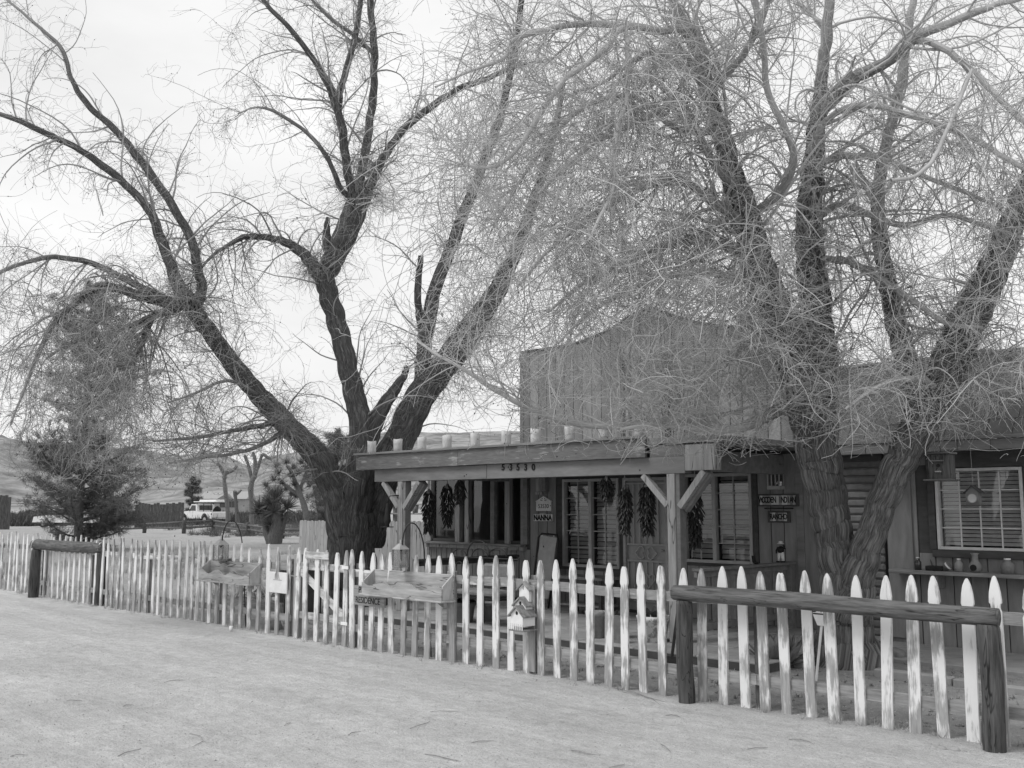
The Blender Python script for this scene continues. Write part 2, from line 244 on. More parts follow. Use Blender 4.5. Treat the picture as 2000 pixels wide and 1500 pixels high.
# ------------------------------------------------------------------ mesh helpers
class MB:
    def __init__(s): s.v = []; s.f = []
    def add(s, vs_, fs_):
        o = len(s.v); s.v += [tuple(map(float, a)) for a in vs_]; s.f += [tuple(o + i for i in q) for q in fs_]; return s
    def box(s, x0, x1, y0, y1, z0, z1):
        return s.add([(x0, y0, z0), (x1, y0, z0), (x1, y1, z0), (x0, y1, z0), (x0, y0, z1), (x1, y0, z1), (x1, y1, z1), (x0, y1, z1)],
                     [(0, 3, 2, 1), (4, 5, 6, 7), (0, 1, 5, 4), (1, 2, 6, 5), (2, 3, 7, 6), (3, 0, 4, 7)])
    def bbox(s, x0, x1, y0, y1, z0, z1, b=.006):                # box with chamfered edges
        c = [(x0, x1), (y0, y1), (z0, z1)]; vs_ = []; idx = {}
        for i in (0, 1):
            for j in (0, 1):
                for k in (0, 1):
                    p = (c[0][i], c[1][j], c[2][k]); sg = (1 if i == 0 else -1, 1 if j == 0 else -1, 1 if k == 0 else -1)
                    for a in range(3):
                        q = [p[t] + (0 if t == a else sg[t] * b) for t in range(3)]
                        idx[(i, j, k, a)] = len(vs_); vs_.append(q)
        I = idx; f = []
        for i in (0, 1): f.append([I[(i, 0, 0, 0)], I[(i, 1, 0, 0)], I[(i, 1, 1, 0)], I[(i, 0, 1, 0)]][::1 if i else -1])
        for j in (0, 1): f.append([I[(0, j, 0, 1)], I[(1, j, 0, 1)], I[(1, j, 1, 1)], I[(0, j, 1, 1)]][::-1 if j else 1])
        for k in (0, 1): f.append([I[(0, 0, k, 2)], I[(1, 0, k, 2)], I[(1, 1, k, 2)], I[(0, 1, k, 2)]][::1 if k else -1])
        for i in (0, 1):
            for j in (0, 1): f.append([I[(i, j, 0, 0)], I[(i, j, 1, 0)], I[(i, j, 1, 1)], I[(i, j, 0, 1)]])
            for k in (0, 1): f.append([I[(i, 0, k, 0)], I[(i, 1, k, 0)], I[(i, 1, k, 2)], I[(i, 0, k, 2)]])
        for j in (0, 1):
            for k in (0, 1): f.append([I[(0, j, k, 1)], I[(1, j, k, 1)], I[(1, j, k, 2)], I[(0, j, k, 2)]])
        for i in (0, 1):
            for j in (0, 1):
                for k in (0, 1): f.append([I[(i, j, k, 0)], I[(i, j, k, 1)], I[(i, j, k, 2)]])
        return s.add(vs_, f)
    def prism(s, poly, y0, y1, ax='y'):                        # polygon of (a, z) extruded along an axis
        n = len(poly); mk = {'y': lambda a, z, t: (a, t, z), 'x': lambda a, z, t: (t, a, z), 'z': lambda a, z, t: (a, z, t)}[ax]
        return s.add([mk(a, z, y0) for a, z in poly] + [mk(a, z, y1) for a, z in poly],
                     [tuple(range(n)), tuple(range(2 * n - 1, n - 1, -1))] + [(i, i + n, (i + 1) % n + n, (i + 1) % n) for i in range(n)])
    def tube(s, pts, r, n=8, cap=True, flatn=1.0):
        pts = [Vector(p) for p in pts]; rs = r if isinstance(r, (list, tuple)) else [r] * len(pts); vs_ = []; up = None
        for i, p in enumerate(pts):
            t = (pts[min(i + 1, len(pts) - 1)] - pts[max(i - 1, 0)]).normalized()
            if up is None: up = Vector((0, 0, 1)) if abs(t.z) < .9 else Vector((1, 0, 0))
            a = t.cross(up).normalized(); b = a.cross(t).normalized(); up = b
            for k in range(n):
                q = 2 * math.pi * k / n; vs_.append(p + a * math.cos(q) * rs[i] + b * math.sin(q) * rs[i] * flatn)
        fs_ = [(i * n + k, i * n + (k + 1) % n, (i + 1) * n + (k + 1) % n, (i + 1) * n + k) for i in range(len(pts) - 1) for k in range(n)]
        if cap: fs_ += [tuple(range(n - 1, -1, -1)), tuple(range((len(pts) - 1) * n, len(pts) * n))]
        return s.add(vs_, fs_)
    def lathe(s, prof, c=(0, 0, 0), n=16):
        vs_ = [(c[0] + r * math.cos(2 * math.pi * k / n), c[1] + r * math.sin(2 * math.pi * k / n), c[2] + z) for r, z in prof for k in range(n)]
        fs_ = [(i * n + k, i * n + (k + 1) % n, (i + 1) * n + (k + 1) % n, (i + 1) * n + k) for i in range(len(prof) - 1) for k in range(n)]
        fs_ += [tuple(range(n - 1, -1, -1)), tuple(range((len(prof) - 1) * n, len(prof) * n))]
        return s.add(vs_, fs_)
    def build(s, name, m, parent=None, smooth=False, off=None):
        me = bpy.data.meshes.new(name); o = bpy.data.objects.new(name, me); COL.objects.link(o)
        org = Vector((0, 0, 0))
        if parent is not None: org = wloc(parent); o.parent = parent
        if off is not None: org = Vector(off)
        me.from_pydata([tuple(Vector(v) - org) for v in s.v], [], s.f); me.update()
        if off is not None: o.location = Vector(off) - (wloc(parent) if parent is not None else Vector((0, 0, 0)))
        if isinstance(m, str): m = M[m]
        me.materials.append(m)
        if smooth: me.shade_smooth()
        return o
def wloc(o):
    p = Vector(o.location)
    while o.parent is not None: o = o.parent; p += Vector(o.location)
    return p
def tag(o, label, cat, group=None, kind=None):
    o['label'] = label; o['category'] = cat
    if group: o['group'] = group
    if kind: o['kind'] = kind
    return o
def thing(name, loc, label, cat, group=None, rz=0):
    o = bpy.data.objects.new(name, None); COL.objects.link(o); o.location = loc; o.empty_display_size = .1; o.rotation_euler.z = rz
    return tag(o, label, cat, group)
def struct(o): o['kind'] = 'structure'; return o
def stuff(o, label=None, cat=None):
    o['kind'] = 'stuff'
    if label: o['label'] = label
    if cat: o['category'] = cat
    return o
def bx(name, m, parent, x0, x1, y0, y1, z0, z1, b=.004):
    return MB().bbox(min(x0, x1), max(x0, x1), min(y0, y1), max(y0, y1), min(z0, z1), max(z0, z1), b).build(name, m, parent)
def copy_tree(o, parent=None):
    c = o.copy(); COL.objects.link(c); c.parent = parent
    for ch in list(o.children): copy_tree(ch, c)
    return c
def text(name, body, size, loc, m, parent, ex=.002, rx=math.pi / 2, rz=0, align='CENTER', sx=1, bold=0):
    cu = bpy.data.curves.new(name, 'FONT'); cu.body = body; cu.size = size; cu.extrude = ex; cu.align_x = align; cu.align_y = 'CENTER'; cu.offset = bold
    t = bpy.data.objects.new('tmp', cu); COL.objects.link(t)
    dg = bpy.context.evaluated_depsgraph_get(); me = bpy.data.meshes.new_from_object(t.evaluated_get(dg))
    bpy.data.objects.remove(t); bpy.data.curves.remove(cu)
    o = bpy.data.objects.new(name, me); COL.objects.link(o); me.materials.clear(); me.materials.append(M[m] if isinstance(m, str) else m)
    o.parent = parent; o.location = Vector(loc) - (wloc(parent) if parent else Vector((0, 0, 0))); o.rotation_euler = (rx, 0, rz); o.scale = (sx, 1, 1)
    return o
def np_mesh(name, m, V, Fq, parent=None, rad=None, uv=None, smooth=True):
    """V (n,3), Fq (k,4) or (k,3) numpy arrays -> one mesh object"""
    me = bpy.data.meshes.new(name); k = Fq.shape[1]; nf = len(Fq)
    org = np.array(wloc(parent)) if parent is not None else np.zeros(3)
    me.vertices.add(len(V)); me.vertices.foreach_set('co', (V - org).astype(np.float32).ravel())
    me.loops.add(nf * k); me.loops.foreach_set('vertex_index', Fq.astype(np.int32).ravel())
    me.polygons.add(nf); me.polygons.foreach_set('loop_start', np.arange(0, nf * k, k, dtype=np.int32))
    me.polygons.foreach_set('use_smooth', np.full(nf, smooth))
    if uv is not None:
        ul = me.uv_layers.new(name='UVMap'); ul.data.foreach_set('uv', uv[Fq.ravel()].astype(np.float32).ravel())
    if rad is not None:
        a = me.attributes.new('rad', 'FLOAT', 'POINT'); a.data.foreach_set('value', rad.astype(np.float32))
    me.update(calc_edges=True); me.validate()
    o = bpy.data.objects.new(name, me); COL.objects.link(o); me.materials.append(M[m] if isinstance(m, str) else m)
    if parent is not None: o.parent = parent
    return o
# ================================================================== THE SETTING
def build_ground():
    rr = np.concatenate([[0.0], np.geomspace(.6, 40, 90), np.geomspace(43, 4000, 45)]); A = 240
    V = [(0, 0, gz(0, 0))]
    for r in rr[1:]:
        for k in range(A):
            a = 2 * math.pi * k / A; x, y = r * math.cos(a), r * math.sin(a); V.append((x, y, gz(x, y) if r < 300 else gz(300, 0)))
    f = [(0, 1 + k, 1 + (k + 1) % A) for k in range(A)]
    for i in range(len(rr) - 2):
        b = 1 + i * A; f += [(b + k, b + A + k, b + A + (k + 1) % A, b + (k + 1) % A) for k in range(A)]
    return struct(MB().add(V, f).build('ground', 'sand', smooth=True))
build_ground()
def build_hills():
    us = [-1500, -700, -200, 0, 30, 110, 200, 270, 330, 370, 420, 450, 490, 530, 570, 620, 760, 834, 960, 1100, 1500, 2200, 3200]
    hs = [90, 120, 110, 124, 119, 112, 104, 96, 88, 86, 94, 80, 66, 88, 94, 104, 128, 131, 133, 138, 120, 105, 110]
    NA, NR = 300, 46; V = []; fc = []
    for i in range(NA + 1):
        u = -1500 + 4700 * i / NA; hp = np.interp(u, us, hs); ang = math.atan2(u - 1000, F); cs = math.cos(ang)
        for j in range(NR + 1):
            t = j / NR; D = 420 + 900 * t
            x, y = [float(q) for q in (RT * D * (u - 1000) / F + np.array([-S2, S2, 0]) * D)[:2]]
            ridge = hp / F * 1100 + 1.1
            prof = (math.sin(min(1, t / .76) * math.pi / 2) ** 1.7) * (1 if t < .76 else 1 - .6 * (t - .76) / .24)
            nn = mnoise.ridged_multi_fractal((x * .0042, y * .0042, 3.1), 1, 2.1, 5, 1, 2) - 1.1
            z = ridge * prof + nn * 17 * min(1, t * 3) * (1 - .8 * math.exp(-((t - .76) / .14) ** 2))
            V.append((x, y, .4 + z if t > 0 else -2))
    for i in range(NA):
        for j in range(NR): a = i * (NR + 1) + j; fc.append((a, a + NR + 1, a + NR + 2, a + 1))
    return struct(MB().add(V, fc).build('hills', 'hills', smooth=True))
build_hills()

# ================================================================== HOUSE
YW = 12.30                                               # face of the main wall
HZ = .10                                                 # slab level
house = thing('ranch_house', (-9, YW, 0), 'low ranch house with vertical board walls, curved false front and covered porch', 'house')
WX0, WX1, WXC = -14.55, -2.2, -12.05
openings = []                                            # (x0,x1,z0,z1)
W1 = (-11.10, -9.92, .74, 2.15); DR = (-9.83, -8.98, .14, 2.15); W2 = (-8.70, -7.54, .90, 2.18); W3 = (-4.98, -3.98, 1.19, 2.16); W0 = (-14.42, -11.98, 1.03, 2.30)
openings = [W0, W1, DR, W2, W3]
wall = MB()
def wall_with_holes(mb, x0, x1, z0, z1, y0, y1, holes):
    xs = sorted({x0, x1} | {h[i] for h in holes for i in (0, 1) if x0 < h[i] < x1}); 
    for a, b in zip(xs[:-1], xs[1:]):
        c = (a + b) / 2; hh = sorted([(h[2], h[3]) for h in holes if h[0] < c < h[1]]); z = z0
        for lo, hi in hh:
            if lo > z: mb.box(a, b, y0, y1, z, lo)
            z = hi
        if z < z1: mb.box(a, b, y0, y1, z, z1)
wall_with_holes(wall, WX0, WX1, 0, 2.46, YW + .004, YW + .12, openings)
wall = wall.build('front_wall', 'dark_trim', house)
def siding(x0, x1, z0, z1, step, y, parent, m, holes, ztop=None, name='siding_board'):
    x = x0
    while x < x1 - .03:
        a, b = x + .006, min(x + step, x1) - .006; c = (a + b) / 2
        segs = [(z0, z1)]
        for h in holes:
            if h[0] - .05 < b and h[1] + .05 > a:
                ns = []
                for lo, hi in segs:
                    if h[2] - .05 > lo: ns.append((lo, min(hi, h[2] - .05)))
                    if h[3] + .05 < hi: ns.append((max(lo, h[3] + .05), hi))
                segs = ns
        for lo, hi in segs:
            if hi - lo < .05: continue
            if ztop: o = MB().prism([(a, lo), (b, lo), (b, ztop(b)), (a, ztop(a))], y - .016, y).build(name, m(c) if callable(m) else m, parent)
            else: o = bx(name, m(c) if callable(m) else m, parent, a, b, y - .016, y, lo, hi, .003)
        x += step
siding(WXC, -6.75, HZ, 2.42, .2, YW, wall, 'siding', openings)
siding(-5.62, WX1, 0, 2.4, .2, YW, wall, 'siding', openings)
siding(WX0, WXC - .02, .02, .98, .14, YW, wall, M['oldwood_z'], [])
# false front
_pt = [P(u, v, y=YW) for u, v in ((1020, 690), (1075, 682), (1130, 672), (1165, 658), (1200, 641), (1232, 619), (1255, 608), (1280, 606), (1310, 617), (1345, 628), (1400, 638), (1440, 640), (1490, 631), (1600, 605))]
def ptop(x): return float(np.interp(x, [p.x for p in _pt], [p.z for p in _pt]))
par = MB().prism([(WXC, 2.47)] + [(-6.6, 2.47)] + [(x, ptop(x) - .01) for x in np.linspace(-6.6, WXC, 50)], YW + .003, YW + .1).build('false_front', 'dark_trim', house)
M['siding_up'] = mat('stained_siding', .17, .32, 5, (1, 1, .3), .3, 60, .85, .14, dist=.005)  # false front boards: stains, and tone varied from board to board
siding(WXC, -6.6, 2.47, 4.3, .2, YW, par, lambda c: 'siding_pale' if -9.72 < c < -9.0 else 'siding_up', [], ptop)
capm = MB()
xs = np.linspace(WXC - .03, -6.57, 56)
for a, b in zip(xs[:-1], xs[1:]): capm.add([(a, YW - .03, ptop(a)), (b, YW - .03, ptop(b)), (b, YW + .13, ptop(b)), (a, YW + .13, ptop(a)), (a, YW - .03, ptop(a) + .035), (b, YW - .03, ptop(b) + .035), (b, YW + .13, ptop(b) + .035), (a, YW + .13, ptop(a) + .035)], [(0, 3, 2, 1), (4, 5, 6, 7), (0, 1, 5, 4), (2, 3, 7, 6), (1, 2, 6, 5), (3, 0, 4, 7)])
capm.build('coping', 'dark_trim', par)
bx('batten', 'dark_trim', par, -9.80, -9.72, YW - .05, YW - .017, 2.75, 4.0); bx('batten', 'post', par, -9.72, -9.66, YW - .07, YW - .017, 2.75, 3.98)
bx('batten', 'dark_trim', par, -8.99, -8.90, YW - .05, YW - .017, 2.75, 4.0)
bx('corner_board', 'trim', par, WXC - .03, WXC + .06, YW - .03, YW + .1, 2.56, 4.33)
bx('corner_board', 'trim', wall, -6.86, -6.75, YW - .03, YW + .02, HZ, 2.42)
for x in (-12.03, -14.5): bx('corner_board', 'trim', wall, x - .04, x + .04, YW - .03, YW - .001, .02, 2.45)
# rooms behind the glass
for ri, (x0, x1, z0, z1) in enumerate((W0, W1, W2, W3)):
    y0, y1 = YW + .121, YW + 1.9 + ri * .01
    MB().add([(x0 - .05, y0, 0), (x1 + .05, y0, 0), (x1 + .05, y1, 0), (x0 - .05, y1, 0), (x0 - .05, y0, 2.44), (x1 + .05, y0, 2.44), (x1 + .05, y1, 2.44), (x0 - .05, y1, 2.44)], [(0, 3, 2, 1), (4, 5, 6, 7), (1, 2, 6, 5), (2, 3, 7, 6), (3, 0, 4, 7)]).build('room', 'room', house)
bx('back_wall', 'siding', house, WX0, WX1, YW + 7, YW + 7.1, 0, 2.46)
bx('side_wall', 'siding', house, WX0, WX0 + .1, YW + .13, YW + 7, 0, 2.46)
bx('side_wall', 'siding', house, WX1 - .1, WX1, YW + .13, YW + 7, 0, 2.46)
# porch roof, fascia, beam
porch = bx('porch_roof', 'trim', house, -13.42, -6.5, 9.88, YW - .002, 2.46, 2.54)
bx('fascia', 'trim_worn', porch, -13.49, -10.98, 9.84, 9.88, 2.30, 2.535); bx('fascia', 'trim_worn', porch, -10.975, -7.52, 9.838, 9.88, 2.305, 2.54)
bx('drip_edge', 'trim', porch, -13.51, -7.5, 9.80, 9.88, 2.541, 2.575)
bx('fascia', 'trim', porch, -13.49, -13.44, 9.881, YW, 2.30, 2.535)
bx('beam', 'trim', porch, -13.06, -10.42, 9.90, 10.04, 2.10, 2.30); bx('beam', 'trim', porch, -10.415, -6.98, 9.902, 10.04, 2.10, 2.305)
bx('beam', 'post', porch, -6.978, -6.56, 9.898, 10.04, 2.13, 2.44)
bx('beam', 'trim', porch, -7.5, -6.98, 9.905, 10.04, 2.306, 2.45)
bx('beam', 'trim', porch, -12.46, -12.32, 10.05, YW, 2.14, 2.40); bx('beam', 'trim', porch, -7.16, -7.02, 10.05, YW, 2.14, 2.40)
for k in range(9):
    x = -12.9 + k * .72; bx('rafter', 'dark_trim', porch, x, x + .05, 10.06, YW - .03, 2.33, 2.455)
for c, u in zip('53530', (982, 997, 1011, 1026, 1041)): q = P(u, 913, y=9.89); text('number', c, .125, (q.x, 9.8975, q.z), 'ink', porch, .006, bold=.003)
def post(x, y0=9.90):
    o = bx('post', 'post', house, x - .075, x + .045, y0 + .003, y0 + .125, HZ, 2.10, .008)
    bx('post', 'trim', house, x + .048, x + .105, y0 + .02, y0 + .14, HZ, 2.10, .004)
    return o
post(-12.39); post(-7.18)
def brace(x0, z0, x1, z1, y=9.905, t=.075, m='post'):
    dx, dz = x1 - x0, z1 - z0; l = math.hypot(dx, dz); nx, nz = -dz / l * t / 2, dx / l * t / 2
    MB().prism([(x0 + nx, z0 + nz), (x0 - nx, z0 - nz), (x1 - nx, z1 - nz), (x1 + nx, z1 + nz)], y, y + .075).build('brace', m, house)
brace(-12.33, 1.68, -11.95, 2.09); brace(-12.47, 1.70, -12.86, 2.09); brace(-7.08, 1.70, -6.72, 2.12); brace(-7.26, 1.72, -7.62, 2.09)
brace(-12.33, 1.66, -11.93, 2.07, 9.985, .10, 'trim'); brace(-7.07, 1.67, -6.70, 2.11, 9.985, .10, 'trim')
# railings, left and right sides of the porch
def railing(x, zt, m1, m2, slats, y1=YW - .03):
    r = bx('railing', m1, house, x - .07, x + .07, 10.05, y1, zt - .035, zt); bx('rail', m1, r, x - .045, x + .0, 10.06, y1, zt - .11, zt - .04)
    if slats:
        y = 10.2
        while y < y1 - .1: bx('baluster', m2, r, x - .043, x - .022, y, y + .13, HZ + .12, zt - .10); y += .235
        bx('rail', m1, r, x - .02, x + .02, 10.06, y1, HZ + .14, HZ + .22)
railing(-12.16, .89, 'dark_trim', 'trim', False); railing(-6.95, .97, 'trim', 'trim', True)
bx('railing_post', 'trim', house, -7.0, -6.9, YW - .14, YW - .03, HZ, .94)
# windows
def window(op, cols, rows, split=None, sash='sash', blinds=None, fw=.045, side=None):
    x0, x1, z0, z1 = op; y = YW
    w_ = MB()
    for a, b, c, d in ((x0 - .001, x0 + fw, z0, z1), (x1 - fw, x1 + .001, z0, z1), (x0 + fw, x1 - fw, z1 - fw, z1), (x0 + fw, x1 - fw, z0, z0 + fw)): w_.bbox(a, b, y - .035, y + .06, c, d, .004)
    w_ = w_.build('window', sash, house)
    cells = [(x0 + fw, x1 - fw)]
    if split:
        s_ = x0 + (x1 - x0) * split; bx('mullion', sash, w_, s_ - .032, s_ + .032, y - .03, y + .05, z0 + fw, z1 - fw); cells = [(x0 + fw, s_ - .032), (s_ + .032, x1 - fw)]
    for ci, (a, b) in enumerate(cells):
        pa = MB().add([(a, y + .03, z0 + fw), (b, y + .03, z0 + fw), (b, y + .03, z1 - fw), (a, y + .03, z1 - fw)], [(0, 1, 2, 3)]).build('pane', 'glass', w_)
        for k in range(1, cols):
            xx = a + (b - a) * k / cols; bx('muntin', sash, w_, xx - .008, xx + .008, y + .012, y + .028, z0 + fw, z1 - fw, .002)
        for k in range(1, rows):
            zz = z0 + fw + (z1 - z0 - 2 * fw) * k / rows
            for q in range(cols):
                aa, bb = a + (b - a) * q / cols + (.009 if q else 0), a + (b - a) * (q + 1) / cols - (.009 if q < cols - 1 else 0)
                bx('muntin', sash, w_, aa, bb, y + .0125, y + .0275, zz - .008, zz + .008, .002)
        if blinds:
            zz = z0 + fw + .02
            while zz < z1 - fw:
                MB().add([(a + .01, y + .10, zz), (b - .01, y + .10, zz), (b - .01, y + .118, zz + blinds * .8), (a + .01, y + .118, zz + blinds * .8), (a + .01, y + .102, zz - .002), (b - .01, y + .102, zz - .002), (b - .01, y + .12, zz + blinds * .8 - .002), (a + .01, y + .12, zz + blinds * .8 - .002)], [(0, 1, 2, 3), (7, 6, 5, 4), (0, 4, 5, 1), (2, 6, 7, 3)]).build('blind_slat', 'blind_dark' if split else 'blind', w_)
                zz += blinds
    return w_
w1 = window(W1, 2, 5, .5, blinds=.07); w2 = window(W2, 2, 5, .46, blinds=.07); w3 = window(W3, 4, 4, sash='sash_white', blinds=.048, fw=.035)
bx('sill', 'dark_trim', w3, W3[0] - .06, W3[1] + .08, YW - .06, YW - .018, W3[2] - .09, W3[2] - .004)
for x in (W2[0] - .09, W2[1] + .015): bx('casing', 'dark_trim', w2, x, x + .075, YW - .03, YW - .002, W2[2] - .05, W2[3] + .1)
bx('casing', 'dark_trim', w2, W2[0] - .09, W2[1] + .16, YW - .034, YW - .002, W2[3] + .01, W2[3] + .09)
for x in (W3[0] - .10, W3[1] + .015): bx('casing', 'dark_trim', w3, x, x + .085, YW - .03, YW - .002, W3[2] - .002, W3[3] + .1)
bx('casing', 'dark_trim', w3, W3[0] - .10, W3[1] + .1, YW - .034, YW - .002, W3[3] + .01, W3[3] + .2)
# wide porch window on the left with timber posts
x0, x1, z0, z1 = W0
w0 = bx('window', 'post', house, x0 - .06, x1 + .04, YW - .10, YW + .08, z0 - .07, z0 - .002)
bx('sill', 'oldwood_x', w0, x0 - .06, x1 + .04, YW - .17, YW - .02, z0 - .001, z0 + .035)
for u, m_, wd in ((842, 'post', .05), (897, 'oldwood_z', .06), (915, 'post', .055), (965, 'trim', .05), (994, 'post', .06), (1029, 'trim', .05)):
    q = P(u, 1000, y=YW).x; bx('mullion', m_, w0, q - wd, q + wd, YW - .05, YW + .05, z0 + .036, 2.3)
gx = [P(u, 1000, y=YW).x for u in (845, 894, 918, 962, 967, 990, 998, 1026)]
for a, b in zip(gx[::2], gx[1::2]):
    MB().add([(a, YW + .02, z0 + .036), (b, YW + .02, z0 + .036), (b, YW + .02, 2.3), (a, YW + .02, 2.3)], [(0, 1, 2, 3)]).build('pane', 'glass', w0)
    bx('sash', 'dark_trim', w0, a, b, YW - .01, YW + .05, z0 + .0365, z0 + .09)
# security door with bars and hearts
door = bx('door', 'door', house, DR[0] + .05, DR[1] - .05, YW + .03, YW + .07, HZ + .03, DR[3] - .05)
fr = MB()
for a, b, c, d in ((DR[0], DR[0] + .05, HZ, DR[3]), (DR[1] - .05, DR[1], HZ, DR[3]), (DR[0] + .05, DR[1] - .05, DR[3] - .05, DR[3])): fr.bbox(a, b, YW - .04, YW + .08, c, d)
fr.build('door_frame', 'grey', door)
def hbar(z): bx('screen_rail', 'sash', door, DR[0] + .06, DR[1] - .06, YW - .015, YW + .008, z - .014, z + .014, .003)
for z in (2.06, 1.13, .88, .28): hbar(z)
for k in range(7):
    x = DR[0] + .075 + k * (DR[1] - DR[0] - .15) / 6
    for a, b in ((1.144, 2.046), (.294, .866)): bx('bar', 'sash', door, x - .009, x + .009, YW - .012, YW + .006, a, b, .002)
def heart(cx, cz, s, rot):
    pts = []
    for k in range(25):
        t = 2 * math.pi * k / 24; hx = 16 * math.sin(t) ** 3; hz = 13 * math.cos(t) - 5 * math.cos(2 * t) - 2 * math.cos(3 * t) - math.cos(4 * t)
        hx *= s / 32; hz *= s / 32; c_, s_ = math.cos(rot), math.sin(rot); pts.append((cx + hx * c_ - hz * s_, YW - .02, cz + hx * s_ + hz * c_))
    MB().tube(pts, .011, 6, False).build('heart', 'sash', door, True)
dc = (DR[0] + DR[1]) / 2
heart(dc - .11, 1.005, .19, -math.pi / 2); heart(dc + .11, 1.005, .19, math.pi / 2); heart(dc + .05, .60, .24, 0)
MB().tube([(DR[1] - .08, YW - .08, 1.05), (DR[1] - .08, YW - .02, 1.05)], [.022, .012], 8).build('handle', 'steel', door, True)
# column of rough slump blocks
col = bx('block_column', 'dark_trim', house, -6.24, -5.64, YW - .05, YW + .08, HZ, 2.36)
zz = HZ; k = 0
while zz < 2.3:
    MB().bbox(-6.245, -5.635, YW - .072 - random.uniform(0, .012), YW - .03, zz + .004, zz + .094, .022).build('block', 'block', col)
    zz += .1; k += 1
bx('panel', 'siding', house, -6.75, -6.25, YW - .02, YW - .001, HZ, 2.38)
bx('side_door', 'siding', house, -5.60, -5.28, YW - .045, YW - .018, HZ, 2.3)
# right wing: eave and shingled roof
eave = bx('eave', 'trim', house, -6.05, WX1, 11.84, 11.88, 2.345, 2.47)
bx('drip_edge', 'trim', eave, -6.08, WX1, 11.80, 11.88, 2.472, 2.51)
x = -6.0
while x < WX1 - .1:
    bx('fascia_block', 'trim', eave, x + .004, x + .366, 11.826, 11.839, 2.35, 2.468, .003); x += .37
bx('soffit', 'dark_trim', eave, -6.05, WX1, 11.881, YW - .022, 2.40, 2.44)
RY0, RZ0, RY1, RZ1 = 11.86, 2.50, 12.62, 3.55
roof = MB().add([(-6.62, RY0, RZ0), (WX1, RY0, RZ0), (WX1, RY1, RZ1), (-6.62, RY1, RZ1), (-6.62, RY1 + .5, RZ0), (WX1, RY1 + .5, RZ0)], [(0, 1, 2, 3), (3, 2, 5, 4), (0, 3, 4), (1, 5, 2)]).build('roof', 'dark_trim', house)
bx('ridge_cap', 'trim', roof, -6.62, WX1, RY1 - .04, RY1 + .06, RZ1 + .005, RZ1 + .04)
RN = 5; dy, dz = (RY1 - RY0) / RN, (RZ1 - RZ0) / RN; ln = math.hypot(dy, dz); ny, nz_ = -dz / ln, dy / ln
for j in range(RN):
    x = -6.62 + (.12 if j % 2 else 0)
    while x < WX1 - .06:
        wd = random.uniform(.2, .3); a, b = x + .004, min(x + wd, WX1) - .004
        t0 = .012 + random.uniform(0, .005); t1 = .010; p0 = (RY0 + dy * j - dy * .06, RZ0 + dz * j - dz * .06); p1 = (RY0 + dy * (j + 1), RZ0 + dz * (j + 1))
        MB().add([(a, p0[0] + ny * .003, p0[1] + nz_ * .003), (b, p0[0] + ny * .003, p0[1] + nz_ * .003), (b, p1[0] + ny * .003, p1[1] + nz_ * .003), (a, p1[0] + ny * .003, p1[1] + nz_ * .003),
                  (a, p0[0] + ny * t0, p0[1] + nz_ * t0), (b, p0[0] + ny * t0, p0[1] + nz_ * t0), (b, p1[0] + ny * t1, p1[1] + nz_ * t1), (a, p1[0] + ny * t1, p1[1] + nz_ * t1)],
                 [(0, 3, 2, 1), (4, 5, 6, 7), (0, 1, 5, 4), (1, 2, 6, 5), (2, 3, 7, 6), (3, 0, 4, 7)]).build('shingle', 'shingle', roof)
        x += wd
MB().box(WX0, WX1, YW + .125, YW + 7, 2.461, 2.5).build('flat_roof', 'shingle', house)
bx('window_shelf', 'oldwood_x', house, -5.48, -2.6, 11.98, YW - .04, .90, .945)
for x in (-5.0, -3.95): bx('shelf_bracket', 'trim', house, x, x + .09, 12.02, YW - .025, .74, .899)
# patio slab
patio = struct(MB().box(-13.2, -5.6, 9.25, YW - .03, -.1, .082).build('patio', 'dark_trim'))
for i in range(9):
    for j in range(4):
        a = -13.2 + i * .8445; b = 9.25 + j * .755
        MB().bbox(a + .006, a + .838, b + .006, b + .749, .02, HZ + random.uniform(-.003, .003), .008).build('paving_slab', 'concrete', patio)
path2 = struct(MB().bbox(-5.58, -2.0, 10.9, YW - .03, -.1, .05, .01).build('side_path', 'concrete'))
edg = thing('border_edging', (-5, 9.9, 0), 'row of low pale blocks edging the bed at the foot of the right hand tree', 'edging')
x = -6.6
while x < -2.4:
    wd = random.uniform(.36, .42)
    if not -5.75 < x < -4.75: bx('edging_block', 'concrete', edg, x, x + wd - .012, 9.86, 9.98, -.03, .075 + random.uniform(-.01, .01), .012)
    x += wd
# ================================================================== PICKET FENCE
def fy(x): return float(np.interp(x, [-30, -22, -14, -10.5, -8, -5.5, -2], [7.36, 7.36, 7.42, 7.42, 7.52, 7.6, 7.68]))
def ux(u, z=1.2):                                        # where the sight line of column u meets the fence
    x = -8.0
    for _ in range(12):
        q = P(u, np.interp(u, [0, 390, 690, 1060, 1330, 2000], [1036, 1058, 1076, 1087, 1100, 1125]), y=fy(x)); x = q.x
    return x
U_LEFT = [1, 8, 16, 22.7, 31.5, 38.4, 48.3, 55.7, 64.7, 72.9, 80.9, 91.8, 99.8, 108.8, 119, 128.5, 138.6, 148.5, 159, 169.5, 178.5, 190.5, 203, 214, 223.5, 234.6, 244, 256.7, 267.6, 278.8, 290, 303, 314, 326.6, 339, 352.7, 366, 378.5, 389, 401.6, 414, 428, 443.5, 458.6, 474, 491, 507.6, 527, 544.5, 564.5]
U_GATE = [582, 599, 621, 640, 658, 676]
U_RIGHT = [691, 707.5, 727, 746, 766, 790, 811.5, 836, 859, 885.5, 911, 937.5, 970, 998.5, 1028, 1056, 1087, 1119.6, 1151, 1186, 1219, 1253, 1290.5, 1329, 1367, 1407, 1449, 1487, 1528, 1575, 1619.5, 1669, 1720, 1773.5, 1828, 1884, 1941, 2003, 2068]
